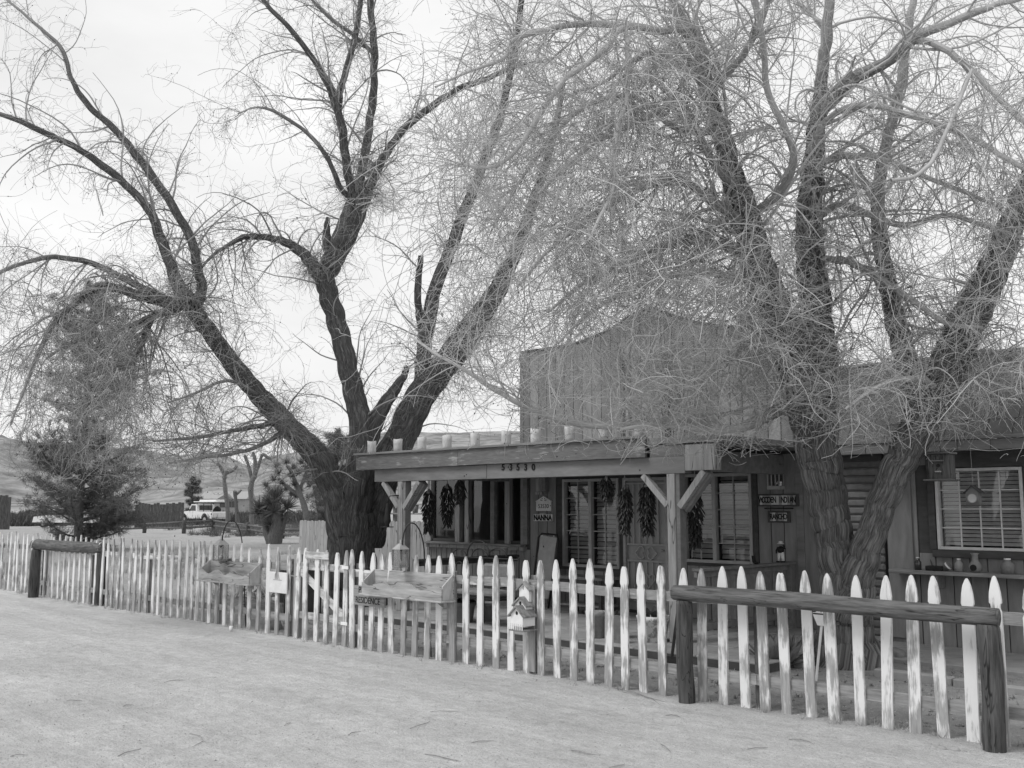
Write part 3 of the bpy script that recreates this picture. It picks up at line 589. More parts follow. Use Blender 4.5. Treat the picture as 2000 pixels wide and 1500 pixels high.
def picket_mesh(name, w, h, gothic, var):
    hw = w / 2; j = lambda a: a * random.uniform(.9, 1.1)
    if gothic: half = [(hw, 0), (hw, h - .275), (hw * .99, h - .255), (hw * .80, h - .238), (hw * .74, h - .222), (hw * .80, h - .205), (hw * 1.0, h - .192), (hw * 1.02, h - .168), (hw * .90, h - .115), (hw * .62, h - .055), (hw * .26, h - .012), (.002, h)]
    else: half = [(hw, 0), (hw, h - .215), (hw * .94, h - .205), (hw * .78, h - .195), (hw * .80, h - .18), (hw * .9, h - .15), (hw * .6, h - .08), (hw * .22, h - .012), (.002, h)]
    half = [(a * random.uniform(.97, 1.03), z + (random.uniform(-.004, .004) if z > .1 else 0)) for a, z in half]
    if var % 4 == 3: half = half[:-2] + [(hw * .3, h - .03), (hw * .12, h - .035)]
    poly = half + [(-a * random.uniform(.97, 1.03), z) for a, z in half[::-1]]
    me_o = MB().prism(poly, -.011, .011).build(name, 'picket'); me = me_o.data; bpy.data.objects.remove(me_o); return me
PM_G = [picket_mesh('picket', .088 + random.uniform(-.003, .003), 1.205, True, i) for i in range(8)]
PM_S = [picket_mesh('picket', .076 + random.uniform(-.003, .003), 1.205, False, i) for i in range(8)]
def put_picket(parent, x, meshes, dz=0, lean=0, yo=0, rot=0):
    o = bpy.data.objects.new('picket', random.choice(meshes)); COL.objects.link(o); o.parent = parent
    b = wloc(parent); o.location = Vector((x, fy(x) + yo, gz(x, fy(x)) - .03 + dz)) - b
    o.rotation_euler = (random.uniform(-.012, .012), lean, rot); return o
def fence(name, us, label, meshes, posts, extra=()):
    xs = sorted([ux(u) for u in us] + list(extra)); f = thing(name, (xs[0], fy(xs[0]), 0), label, 'fence')
    for x in xs: put_picket(f, x, meshes, random.uniform(-.025, .02), random.gauss(0, .014), random.uniform(-.004, .004), random.gauss(0, .03))
    ps = [xs[0] - .05] + posts + [xs[-1] + .06]
    for a, b in zip(ps[:-1], ps[1:]):
        for z, hgt in ((.90, .09), (.24, .085)):
            n = 6; pts = [(a + .003 + (b - a - .006) * i / n) for i in range(n + 1)]; sag = random.uniform(-.012, .006)
            mb = MB()
            ring = []
            for i, x in enumerate(pts):
                y = fy(x); zz_ = z + sag * math.sin(math.pi * i / n) + gz(x, y)
                ring += [(x, y + .013, zz_ - hgt / 2), (x, y + .051, zz_ - hgt / 2), (x, y + .051, zz_ + hgt / 2), (x, y + .013, zz_ + hgt / 2)]
            fs = [(4 * i + k, 4 * i + (k + 1) % 4, 4 * i + 4 + (k + 1) % 4, 4 * i + 4 + k) for i in range(n) for k in range(4)] + [(3, 2, 1, 0), (4 * n, 4 * n + 1, 4 * n + 2, 4 * n + 3)]
            mb.add(ring, fs).build('rail', 'rail_paint' if z > .5 else 'oldwood_x', f)
    for x in posts + [xs[0] + .02, xs[-1] - .02]:
        y = fy(x); o = bx('post', 'log_z' if x > -6 else 'oldwood_z', f, x - .045, x + .045, y + .053, y + .14, -.05, 1.0 + random.uniform(-.04, .03), .008)
    return f
fence('picket_fence', U_LEFT, 'long run of white flaking picket fence left of the gate', PM_S, [-20.3, -18.0, -15.8, -13.5], [ux(1) - .19 * k for k in range(1, 16)])
fence('picket_fence', U_RIGHT, 'run of tall flaking white pointed pickets right of the gate', PM_G, [-8.55, ux(1035), ux(1470)], [ux(2068) + .165 * k for k in range(1, 5)])
gx0, gx1 = ux(582), ux(676)
gate = thing('picket_gate', (gx0, fy(gx0), 0), 'narrow picket gate with a diagonal brace between the two fence runs', 'gate')
for u in U_GATE: put_picket(gate, ux(u), PM_G, random.uniform(-.01, .02) - .01, random.gauss(0, .008))
for z in (.93, .30): bx('rail', 'board_paint', gate, gx0 + .02, gx1 + .02, fy(-11) + .013, fy(-11) + .05, z - .045, z + .045)
a, b = (gx0 + .05, .86), (gx1 - .02, .33); dx, dz = b[0] - a[0], b[1] - a[1]; l = math.hypot(dx, dz); nx, nz2 = -dz / l * .045, dx / l * .045
MB().prism([(a[0] + nx, a[1] + nz2), (a[0] - nx, a[1] - nz2), (b[0] - nx, b[1] - nz2), (b[0] + nx, b[1] + nz2)], fy(-11) + .014, fy(-11) + .045).build('brace', 'board_paint', gate)
q0, q1 = P(597, 1100, y=fy(-11) - .02).x, P(642, 1100, y=fy(-11) - .02).x
bx('name_board', 'board_paint', gate, q0, q1, fy(-11) - .035, fy(-11) - .014, 1.035, 1.125)
for z in (.95, .27):
    MB().bbox(gx1 - .06, gx1 + .075, fy(-10.3) - .022, fy(-10.3) - .013, z - .02, z + .02, .002).build('hinge', 'white', gate)
MB().tube([(gx0 - .10, fy(-11.3) - .03, .80), (gx0 + .03, fy(-11.3) - .035, .79)], .008, 6).build('latch', 'steel', gate)
gp = bx('gate_post', 'oldwood_z', gate, gx0 - .12, gx0 - .03, fy(gx0) + .02, fy(gx0) + .12, -.05, 1.08, .008)

# ================================================================== HITCHING RAILS
def log(name, p0, p1, r0, r1, m, parent, n=18, rings=26, seed=0, ends=True):
    p0, p1 = Vector(p0), Vector(p1); t = (p1 - p0).normalized(); up = Vector((0, 0, 1)) if abs(t.z) < .8 else Vector((1, 0, 0)); a = t.cross(up).normalized(); b = a.cross(t)
    V = []; fs = []
    for i in range(rings + 1):
        s = i / rings; c = p0.lerp(p1, s) + a * .006 * math.sin(s * 5 + seed) + b * .005 * math.sin(s * 7 + seed * 2)
        for k in range(n):
            g = 2 * math.pi * k / n; rr = (r0 + (r1 - r0) * s) * (1 + .09 * mnoise.noise((math.cos(g) * 1.5 + seed, math.sin(g) * 1.5, s * 4)) + (.03 * mnoise.noise((math.cos(g) * 6 + seed, math.sin(g) * 6, s * 1.2)))) * (.94 if i in (0, rings) else 1)
            V.append(c + a * math.cos(g) * rr + b * math.sin(g) * rr)
    for i in range(rings):
        for k in range(n): fs.append((i * n + k, i * n + (k + 1) % n, (i + 1) * n + (k + 1) % n, (i + 1) * n + k))
    fs += [tuple(range(n - 1, -1, -1)), tuple(range(rings * n, rings * n + n))]
    o = MB().add(V, fs).build(name, m, parent); o.data.shade_smooth(); return o
HR = [(G(1340, 1372), G(1945, 1466), 'long dark log hitching rail on two posts in front of the right hand pickets', .075, .07),
      (G(64, 1167), G(194, 1182), 'short dark log hitching rail far left in front of the picket fence', .095, .10)]
for i, (a, b, lab, rp, rb) in enumerate(HR):
    h = thing('hitching_rail', ((a.x + b.x) / 2, (a.y + b.y) / 2, 0), lab, 'hitching rail')
    d = (b - a).normalized(); y = min(a.y, b.y) - .02; top = .93 if i == 0 else .98
    lean = .0 if i == 0 else .05
    log('post', (a.x, a.y, -.08), (a.x + lean, a.y, top - rb * .8), rp, rp * .97, 'log_z', h, seed=i + 1); log('post', (b.x, b.y, -.08), (b.x + lean, b.y, top - rb * .8), rp * 1.05, rp * 1.02, 'log_z', h, seed=i + 5)
    log('rail', (a.x - .10 + lean, a.y, top + .01), (b.x + .07 + lean, b.y, top), rb, rb * .95, 'log_x', h, seed=i + 9)
    if i == 1:
        for q in (a, b):
            pts = [(q.x + lean + .0, q.y + .02 + .115 * math.cos(t), top + .115 * math.sin(t)) for t in np.linspace(-.3, math.pi + .3, 12)]
            mb = MB()
            for s_ in (-.02,): mb.tube([(p[0], p[1], p[2]) for p in pts], .012, 5, True)
            mb.build('strap', 'steel', h, True)

# ================================================================== THINGS HUNG ON THE FENCE
def planter(u0, u1, ytop, ybot, label, seed):
    x0, x1 = P(u0, ytop, y=7.3).x, P(u1, ytop, y=7.3).x; yb = fy((x0 + x1) / 2) - .014; yf = yb - .19
    z0 = P(u1 - 15, ybot, y=yf).z; z1 = z0 + .20
    t = thing('planter_box', (x0, yb, z0), label, 'planter box', 'planter boxes hung on the picket fence')
    bx('back_board', 'planter_x', t, x0, x1, yb - .02, yb - .001, z0 + .001, z1 + .075)
    n = 40; poly = [(x0, z0)] + [(x1, z0)] + [(x1 + (x0 - x1) * i / n, z0 + .125 + .032 * math.sin(i / n * 19 + seed)) for i in range(n + 1)]
    MB().prism(poly, yf, yf + .02).build('front_board', 'planter_x', t)
    for x in (x0 + .003, x1 - .022): MB().prism([(yf + .021, z0), (yb - .021, z0), (yb - .021, z1 + .07), (yf + .021, z0 + .15)], x, x + .019, 'x').build('end_board', 'planter_z', t)
    bx('bottom_board', 'planter_x', t, x0 - .015, x1 + .025, yf - .03, yb - .002, z0 - .022, z0 - .001)
    MB().bbox(x0 + .03, x1 - .03, yf + .03, yb - .03, z0 + .005, z0 + .05, .01).build('soil', 'rock', t)
    for x in (x0 + .2, x1 - .2): MB().prism([(yb, z0 - .025), (yf + .10, z0 - .025), (yb, z0 - .09)], x - .015, x + .02, 'x').build('bracket', 'oldwood_z', t)
    return t
planter(710, 866, 1140, 1173, 'weathered wooden planter box with wavy front edge beside the residence sign', 0)
planter(398, 497, 1118, 1141, 'weathered wooden planter box with wavy front under the left lantern', 2)
# sign board under the right planter
sy = fy(-9.9) - .03; q0, q1 = P(692, 1165, y=sy - .02).x, P(752, 1172, y=sy - .02).x; zc = P(720, 1167, y=sy - .02).z
sg = thing('residence_sign', (q0, sy, zc), 'small wooden sign lettered residence on the fence beside the gate', 'sign')
bx('board', 'oldwood_x', sg, q0, q1, sy - .03, sy, zc - .10, zc + .13)
text('lettering', 'RESIDENCE', .105, ((q0 + q1) / 2 - .02, sy - .031, zc - .04), 'ink', sg, .003, sx=.92); text('lettering', 'PRIVATE', .105, ((q0 + q1) / 2 - .02, sy - .031, zc + .08), 'ink', sg, .003, sx=.95)
# white picture panel
sy = fy(-11.8) - .02; a = P(528, 1116, y=sy); b = P(562, 1160, y=sy)
pn = thing('picture_panel', (a.x, sy, b.z), 'white square picture panel with a faint flame drawing left of the gate', 'sign')
bx('panel', 'panel', pn, a.x, b.x, sy - .02, sy, b.z, a.z)
cx_ = (a.x + b.x) / 2
for k, (o_, hh) in enumerate(((-.06, .12), (-.03, .19), (0, .15), (.04, .1))):
    MB().tube([(cx_ + o_, sy - .0215, b.z + .18), (cx_ + o_ * .8 - .012, sy - .0215, b.z + .18 + hh * .5), (cx_ + o_ * .4, sy - .0215, b.z + .18 + hh)], [.006, .008, .002], 5).build('drawn_flame', 'grey', pn)
bx('drawn_line', 'grey', pn, cx_ - .11, cx_ + .10, sy - .0225, sy - .0205, b.z + .168, b.z + .176, .0005)
# lanterns on shepherd hooks
def hook(ub, vb, ue, vtop, label):
    yb = fy(ux(ub)) + .09; pb = P(ub, vb, y=yb); ye = fy(ux(ue)) - .12; pe = P(ue, vb - 30, y=ye); zt = P((ub + ue) / 2, vtop, y=(yb + ye) / 2).z
    t = thing('shepherd_hook', (pb.x, yb, 0), label, 'hook', 'shepherd hooks behind the picket fence')
    mid = Vector(((pb.x * .45 + pe.x * .55), (yb + ye) / 2, zt)); pts = [(pb.x + .12, yb + .02, -.05), (pb.x + .04, yb, .8), tuple(pb)]
    for k in range(1, 12):
        s = k / 12; th = math.pi * s; c = pb.lerp(pe, .5 - .5 * math.cos(th)); pts.append((c.x, c.y, pb.z * .0 + (pe.z + (pb.z - pe.z) * (1 - s)) + (zt - (pe.z + pb.z) / 2) * math.sin(th)))
    pts += [(pe.x, pe.y, pe.z - .02), (pe.x - .005, pe.y, pe.z - .06), (pe.x - .03, pe.y, pe.z - .08), (pe.x - .055, pe.y, pe.z - .06)]
    MB().tube(pts, .0085, 6).build('pole', 'black', t, True); return pe
def lantern(c, z1, s, label):
    t = thing('lantern', (c[0], c[1], z1 - .30 * s), label, 'lantern', 'candle lanterns hung on shepherd hooks')
    w_ = .075 * s; x, y, z0 = c[0], c[1], z1 - .34 * s; zt = z0 + .22 * s
    MB().add([(x - w_ * 1.12, y - w_ * 1.12, zt), (x + w_ * 1.12, y - w_ * 1.12, zt), (x + w_ * 1.12, y + w_ * 1.12, zt), (x - w_ * 1.12, y + w_ * 1.12, zt), (x - w_ * .3, y - w_ * .3, zt + .075 * s), (x + w_ * .3, y - w_ * .3, zt + .075 * s), (x + w_ * .3, y + w_ * .3, zt + .075 * s), (x - w_ * .3, y + w_ * .3, zt + .075 * s)], [(3, 2, 1, 0), (0, 1, 5, 4), (1, 2, 6, 5), (2, 3, 7, 6), (3, 0, 4, 7), (4, 5, 6, 7)]).build('roof', 'grey', t)
    MB().bbox(x - .02 * s, x + .02 * s, y - .008, y + .008, zt + .074 * s, zt + .125 * s, .003).build('loop', 'steel', t)
    bx('base', 'midgrey', t, x - w_ * 1.08, x + w_ * 1.08, y - w_ * 1.08, y + w_ * 1.08, z0 - .012, z0 + .008)
    for i in (-1, 1):
        for j in (-1, 1): bx('frame_post', 'midgrey', t, x + i * w_ - .005, x + i * w_ + .005, y + j * w_ - .005, y + j * w_ + .005, z0 + .009, zt - .001, .001)
    for i in (-1, 1):
        MB().box(x - w_ + .006, x + w_ - .006, y + i * (w_ - .002) - .0015, y + i * (w_ - .002) + .0015, z0 + .009, zt - .002).build('pane', 'lantern_pane', t)
        MB().box(x + i * (w_ - .002) - .0015, x + i * (w_ - .002) + .0015, y - w_ + .006, y + w_ - .006, z0 + .009, zt - .002).build('pane', 'lantern_pane', t)
    MB().lathe([(.022 * s, 0), (.022 * s, .05 * s), (.01, .055 * s), (.004, .075 * s)], (x, y, z0 + .009), 8).build('candle', 'blind', t, True)
pe = hook(474, 1088, 434, 1017, 'black iron hook holding the lantern above the left planter box'); lantern((pe.x - .03, pe.y), P(432, 1047, y=pe.y).z, 1.0, 'grey glass candle lantern hanging above the left planter box')
pe = hook(829, 1092, 786, 1022, 'black iron hook holding the lantern in front of the left porch post'); lantern((pe.x - .03, pe.y), P(785, 1060, y=pe.y).z + .03, .88, 'grey glass candle lantern hanging in front of the left porch post')
# triple birdhouse
by = fy(ux(1030)) - .012
bh = thing('triple_birdhouse', (ux(1028), by, .4), 'three white birdhouses stacked on a board nailed to the pickets', 'birdhouse')
bq = P(1040, 1150, y=by + .0); bx('board', 'oldwood_z', bh, bq.x - .05, bq.x + .045, by - .02, by - .001, .03, P(1036, 1143, y=by).z)
def bhouse(u0, u1, vbot, veave, vpeak, yb, yf, hole=True, moon=False):
    a = P(u0, vbot, y=yf); b = P(u1, vbot, y=yf); ze = P((u0 + u1) / 2, veave, y=yf).z; zp = P((u0 + u1) / 2, vpeak, y=yf).z; xm = (a.x + b.x) / 2; z0 = min(a.z, b.z)
    hs = MB().prism([(a.x, z0), (b.x, z0), (b.x, ze), (xm, zp), (a.x, ze)], yf, yb).build('house', 'white', bh)
    for sgn in (-1, 1):
        ex = (b.x if sgn > 0 else a.x) + sgn * .028; sl = (zp - ze) / abs(xm - a.x); ez = ze - sl * .028
        MB().prism([(xm, zp + .001), (ex, ez), (ex, ez + .016), (xm, zp + .02)], yf - .025, yb - .001).build('roof', 'oldwood_x', hs)
    if hole: MB().lathe([(.016, 0), (.016, .003)], (0, 0, 0), 14).build('tmp', 'ink').name = 'entrance_hole'
    if hole:
        o = bpy.data.objects['entrance_hole'] if 'entrance_hole' in bpy.data.objects else None
        o = [q for q in bpy.data.objects if q.name.startswith('entrance_hole') and q.parent is None][0]
        o.parent = hs; o.rotation_euler.x = math.pi / 2; o.location = Vector((xm, yf - .0005, ze + (zp - ze) * .25)) - wloc(hs); o.scale = (1, 1.2, 1)
    if moon:
        pts = [(xm + .012 * math.cos(t), yf - .001, ze + .012 + .02 * math.sin(t)) for t in np.linspace(1.9, 4.4, 8)]
        MB().tube(pts, [.002, .004, .005, .006, .006, .005, .004, .002], 5).build('moon_cut', 'midgrey', hs)
bhouse(1014, 1033, 1176, 1150, 1139, by - .021, by - .06, False, True); bhouse(1006, 1027, 1200, 1181, 1169, by - .021, by - .12); bhouse(998, 1021, 1222, 1201, 1186, by - .021, by - .20)
zf = P(1008, 1222, y=by - .23).z; xa, xb = P(996, 1222, y=by - .23).x, P(1020, 1222, y=by - .23).x
for k in range(7):
    x = xa + (xb - xa) * k / 6; bx('small_picket', 'white', bh, x - .006, x + .006, by - .235, by - .228, zf - .04, zf + .02, .001)
bx('ledge', 'oldwood_x', bh, xa - .01, xb + .02, by - .24, by - .022, zf - .055, zf - .041)
# ================================================================== BARE TREES
def unit(a): return a / np.maximum(np.linalg.norm(a, axis=-1, keepdims=True), 1e-9)
def catmull(pts, per):
    p = np.array(pts, float); p = np.vstack([2 * p[0] - p[1], p, 2 * p[-1] - p[-2]]); out = []
    for i in range(1, len(p) - 2):
        t = np.linspace(0, 1, per, endpoint=False)[:, None]; a, b, c, d = p[i - 1], p[i], p[i + 1], p[i + 2]
        out.append(.5 * (2 * b + (c - a) * t + (2 * a - 5 * b + 4 * c - d) * t ** 2 + (3 * b - a - 3 * c + d) * t ** 3))
    return np.vstack(out + [p[-2:-1]])
def stem_tube(pr, sides, seed, gnarl=.1, step=None):
    """pr (n,4): points and radius -> displaced tube with uv along the stem"""
    pts = pr[:, :3]; r = np.maximum(pr[:, 3], .002); n = len(pts); V = []; UV = []; RAD = []
    t = unit(np.gradient(pts, axis=0)); up = np.array([.3, .2, 1.0]); ln = 0; rm_ = max(.02, r.mean())
    for i in range(n):
        a = unit(np.cross(t[i], up)); b = unit(np.cross(a, t[i])); up = b if i else b
        if i: ln += np.linalg.norm(pts[i] - pts[i - 1])
        for k in range(sides + 1):
            g = 2 * math.pi * k / sides; cg, sg_ = math.cos(g), math.sin(g)
            q = pts[i] / max(r[i], .05)
            d = 1 + gnarl * mnoise.noise((cg * 1.3 + seed, sg_ * 1.3, ln * 1.6)) + gnarl * .55 * mnoise.noise((cg * 4 + seed, sg_ * 4, ln * 2.2)) + gnarl * .8 * (abs(mnoise.noise((cg * 8 + seed, sg_ * 8, ln * 1.6))) - .25) + gnarl * .35 * mnoise.noise((cg * 17 + seed, sg_ * 17, ln * 4))
            V.append(pts[i] + (a * cg + b * sg_) * r[i] * d); UV.append((k / sides * 2 * math.pi * rm_, ln)); RAD.append(r[i])
    m = sides + 1
    f = np.array([(i * m + k, i * m + k + 1, (i + 1) * m + k + 1, (i + 1) * m + k) for i in range(n - 1) for k in range(sides)])
    return np.array(V), f, np.array(UV), np.array(RAD)
def tubes(pts, rad, sides=3):
    """pts (N,K,3), rad (N,K) -> thin tubes"""
    Nn, K, _ = pts.shape; t = unit(np.gradient(pts, axis=1)); ref = unit(rng.normal(size=(Nn, 1, 3))); a = unit(np.cross(t, np.broadcast_to(ref, t.shape))); b = np.cross(t, a)
    g = np.arange(sides) * 2 * math.pi / sides
    V = pts[:, :, None, :] + rad[:, :, None, None] * (a[:, :, None, :] * np.cos(g)[None, None, :, None] + b[:, :, None, :] * np.sin(g)[None, None, :, None])
    base = (np.arange(Nn) * K * sides)[:, None, None] + (np.arange(K - 1) * sides)[None, :, None]; k = np.arange(sides)[None, None, :]; k2 = (k + 1) % sides
    fq = np.stack([base + k, base + k2, base + sides + k2, base + sides + k], -1).reshape(-1, 4)
    return V.reshape(-1, 3), fq, np.repeat(rad.ravel(), sides)
class Twigs:
    def __init__(s): s.V = []; s.F = []; s.R = []; s.n = 0; s.tips = []
    zmin = 0
    def add(s, pts, rad, sides=3):
        if s.zmin:
            ok = pts[:, :, 2].min(1) > s.zmin + s.zw * rng.random(len(pts)); pts, rad = pts[ok], rad[ok]
        v, f, r = tubes(pts, rad, sides); s.V.append(v); s.F.append(f + s.n); s.R.append(r); s.n += len(v)
    def build(s, name, m, parent):
        V = np.vstack(s.V); return np_mesh(name, m, V, np.vstack(s.F), parent, np.concatenate(s.R), np.zeros((len(V), 2)))
def sprout(pos, tan, rad, wts, n, Lr, K, ang, grav, curl, wob, rf, rmin, bias=(0, 0, 0), tip=.35, lpow=1.0, rmax=.05):
    """n curving shoots from sample points of the parent wood"""
    i = rng.choice(len(pos), n, p=wts / wts.sum()); p = pos[i]; t = tan[i]
    perp = unit(np.cross(t, rng.normal(size=(n, 3)))); a = np.radians(rng.uniform(ang[0], ang[1], n))[:, None]
    d = unit(t * np.cos(a) + perp * np.sin(a) + np.array(bias)); Ln = Lr[0] + (Lr[1] - Lr[0]) * rng.random(n) ** lpow
    st = (Ln / (K - 1))[:, None]; ax = rng.normal(size=(n, 3)) * curl; pts = [p]; r0 = np.clip(rad[i] * rf, rmin, rmax)
    for k in range(K - 1):
        d = unit(d + np.cross(ax, d) + rng.normal(size=(n, 3)) * wob + np.array([0, 0, -grav]) * (.4 + k / K)); p = p + d * st; pts.append(p)
        ax = ax * .85 + rng.normal(size=(n, 3)) * curl * .45
    pts = np.stack(pts, 1); rr = r0[:, None] * np.linspace(1, tip, K)[None, :]
    return pts, np.maximum(rr, rmin * .6)
def flatc(pts, rad, lo=1):
    t = unit(np.gradient(pts, axis=1)); return pts[:, lo:].reshape(-1, 3), t[:, lo:].reshape(-1, 3), rad[:, lo:].ravel()
def bare_tree(base, D0, limbs, label, m, twig, bursts=(), trunk_n=1):
    """limbs: (name, [(u,v,radius px)...], depth at start, depth at end, twig density, gravity)"""
    root = thing('bare_tree', base, label, 'tree'); S = []
    for li, (nm, pl, d0, d1, dens, grav) in enumerate(limbs):
        arr = []
        for k, (u, v, r) in enumerate(pl):
            if nm == 'limb' and not (D0 < 14 and pl[0][1] == 1200): r *= (.88 if pl[0][2] > 44 else .72) if D0 > 14 else float(np.interp(r, [18, 34], [.72, 1]))
            s = k / max(1, len(pl) - 1); D = D0 + d0 + (d1 - d0) * s; q = P(u, v, D=D); arr.append((*q, r * D / F))
        big = arr[0][3]; per = 22 if big > .2 else 11 if big > .1 else 7; pr = catmull(arr, per)
        pr[:, :3] += np.stack([[mnoise.noise((i * 3.0 / per + li * 9, c * 7.7, 0)) for c in range(3)] for i in range(len(pr))]) * np.minimum(.03, pr[:, 3:4] * .35)
        sides = 56 if big > .2 else 32 if big > .13 else 16 if big > .07 else 9
        V, f, uv, rd = stem_tube(pr, sides, li * 3.3, .2 if nm == 'trunk' else .14)
        np_mesh(nm, m, V, f, root, rd, uv)
        t = unit(np.gradient(pr[:, :3], axis=0)); seg = np.linalg.norm(np.gradient(pr[:, :3], axis=0), axis=1)
        S.append((pr[:, :3], t, pr[:, 3], seg * dens, np.full(len(pr), grav)))
    return root, S
def crown(root, S, m, cfg, bursts=()):
    pos = np.vstack([s[0] for s in S]); tan = np.vstack([s[1] for s in S]); rad = np.concatenate([s[2] for s in S]); wt = np.concatenate([s[3] for s in S]); gr = np.concatenate([s[4] for s in S])
    T = Twigs(); T.zmin = cfg.get('zmin', 0); T.zw = cfg.get('zw', .3)
    for g in sorted(set(gr.tolist())):
        sel = gr == g; ws = wt[sel]
        if ws.sum() <= 0: continue
        n1 = max(2, int(cfg['n1'] * ws.sum()))
        a = sprout(pos[sel], tan[sel], rad[sel], ws + 1e-9, n1, cfg['L1'], 13, (25, 75), g, cfg['c1'], .07, .32, .006, (0, 0, .12), .22, 1.3, cfg['r1'])
        T.add(a[0], a[1], 5)
        p1, t1, r1 = flatc(*a, 2)
        n2 = int(n1 * cfg['k2']); b = sprout(p1, t1, r1, np.ones(len(p1)), n2, cfg['L2'], 9, (25, 80), g * 1.1, cfg['c2'], .13, .55, cfg.get('m2', .0036), (0, 0, .03), .3, 1.4, .012); T.add(b[0], b[1], 3)
        p2, t2, r2 = flatc(*b, 1)
        n3 = int(n2 * cfg['k3']); c = sprout(p2, t2, r2, np.ones(len(p2)), n3, cfg['L3'], 6, (25, 85), g * .9, cfg['c3'], .18, .65, cfg.get('m3', .0024), (0, 0, 0), .5, 1.2, .006); T.add(c[0], c[1], 3)
        p3, t3, r3 = flatc(*c, 1); n4 = int(n3 * cfg['k4'])
        if n4: d = sprout(p3, t3, r3, np.ones(len(p3)), n4, cfg['L4'], 4, (30, 85), g * .5, .25, .2, .7, .002, (0, 0, 0), .6, 1, .003); T.add(d[0], d[1], 3)
        T.tips.append(np.vstack([p3, p2]))
    # thin shoots straight off the old wood
    ok = (rad < cfg.get('eprad', .3)) & (wt > 0); n5 = int(cfg['n5'] * wt[ok].sum())
    e = sprout(pos[ok], tan[ok], rad[ok], wt[ok], n5, (.25, 1.2), 9, (50, 95), .03, .13, .13, .03, .003, (0, 0, .25), .4, 1.6, .006); T.add(e[0], e[1], 3)
    pe_, te_, re_ = flatc(*e, 1); e2 = sprout(pe_, te_, re_, np.ones(len(pe_)), int(n5 * 2.2), (.12, .5), 6, (25, 80), .04, .2, .18, .6, .002, (0, 0, 0), .5, 1, .004); T.add(e2[0], e2[1], 3)
    for (u, v, D, r, n, Lr, g, bias) in bursts:
        c = np.array(P(u, v, D=D)); pp = c + rng.normal(size=(n, 3)) * r; tt = unit(rng.normal(size=(n, 3)))
        h = sprout(pp, tt, np.full(n, .01), np.ones(n), n, Lr, 10, (0, 40), g, .13, .13, .6, .003, bias, .4, 1.4, .008); T.add(h[0], h[1], 3)
        ph, th, rh = flatc(*h, 2); h2 = sprout(ph, th, rh, np.ones(len(ph)), n * 4, (.12, .6), 6, (25, 80), g, .2, .17, .6, .002, (0, 0, 0), .5, 1.2, .004); T.add(h2[0], h2[1], 3)
        p3, t3, r3 = flatc(*h2, 1); h3 = sprout(p3, t3, r3, np.ones(len(p3)), n * 5, (.08, .3), 4, (25, 80), g * .5, .25, .2, .7, .0016, (0, 0, 0), .6, 1, .003); T.add(h3[0], h3[1], 3)
    o = T.build('crown', m, root); pass
    if cfg.get('buds'):
        q = np.vstack(T.tips); q = q[rng.choice(len(q), cfg['buds'], replace=False)]; sel = q[:, 0] < cfg.get('budx', 99); q = q[sel]
        s = rng.uniform(.005, .011, (len(q), 1)); oct_ = np.array([(1, 0, 0), (-1, 0, 0), (0, 1, 0), (0, -1, 0), (0, 0, 1.2), (0, 0, -1.2)]); V = (q[:, None, :] + oct_[None] * s[:, None, :]).reshape(-1, 3)
        fo = np.array([(0, 2, 4), (2, 1, 4), (1, 3, 4), (3, 0, 4), (2, 0, 5), (1, 2, 5), (3, 1, 5), (0, 3, 5)]); f = (np.arange(len(q)) * 6)[:, None, None] + fo[None]
        b = np_mesh('seed_pods', 'ink', V, f.reshape(-1, 3), root); b['kind'] = 'stuff'
    return o
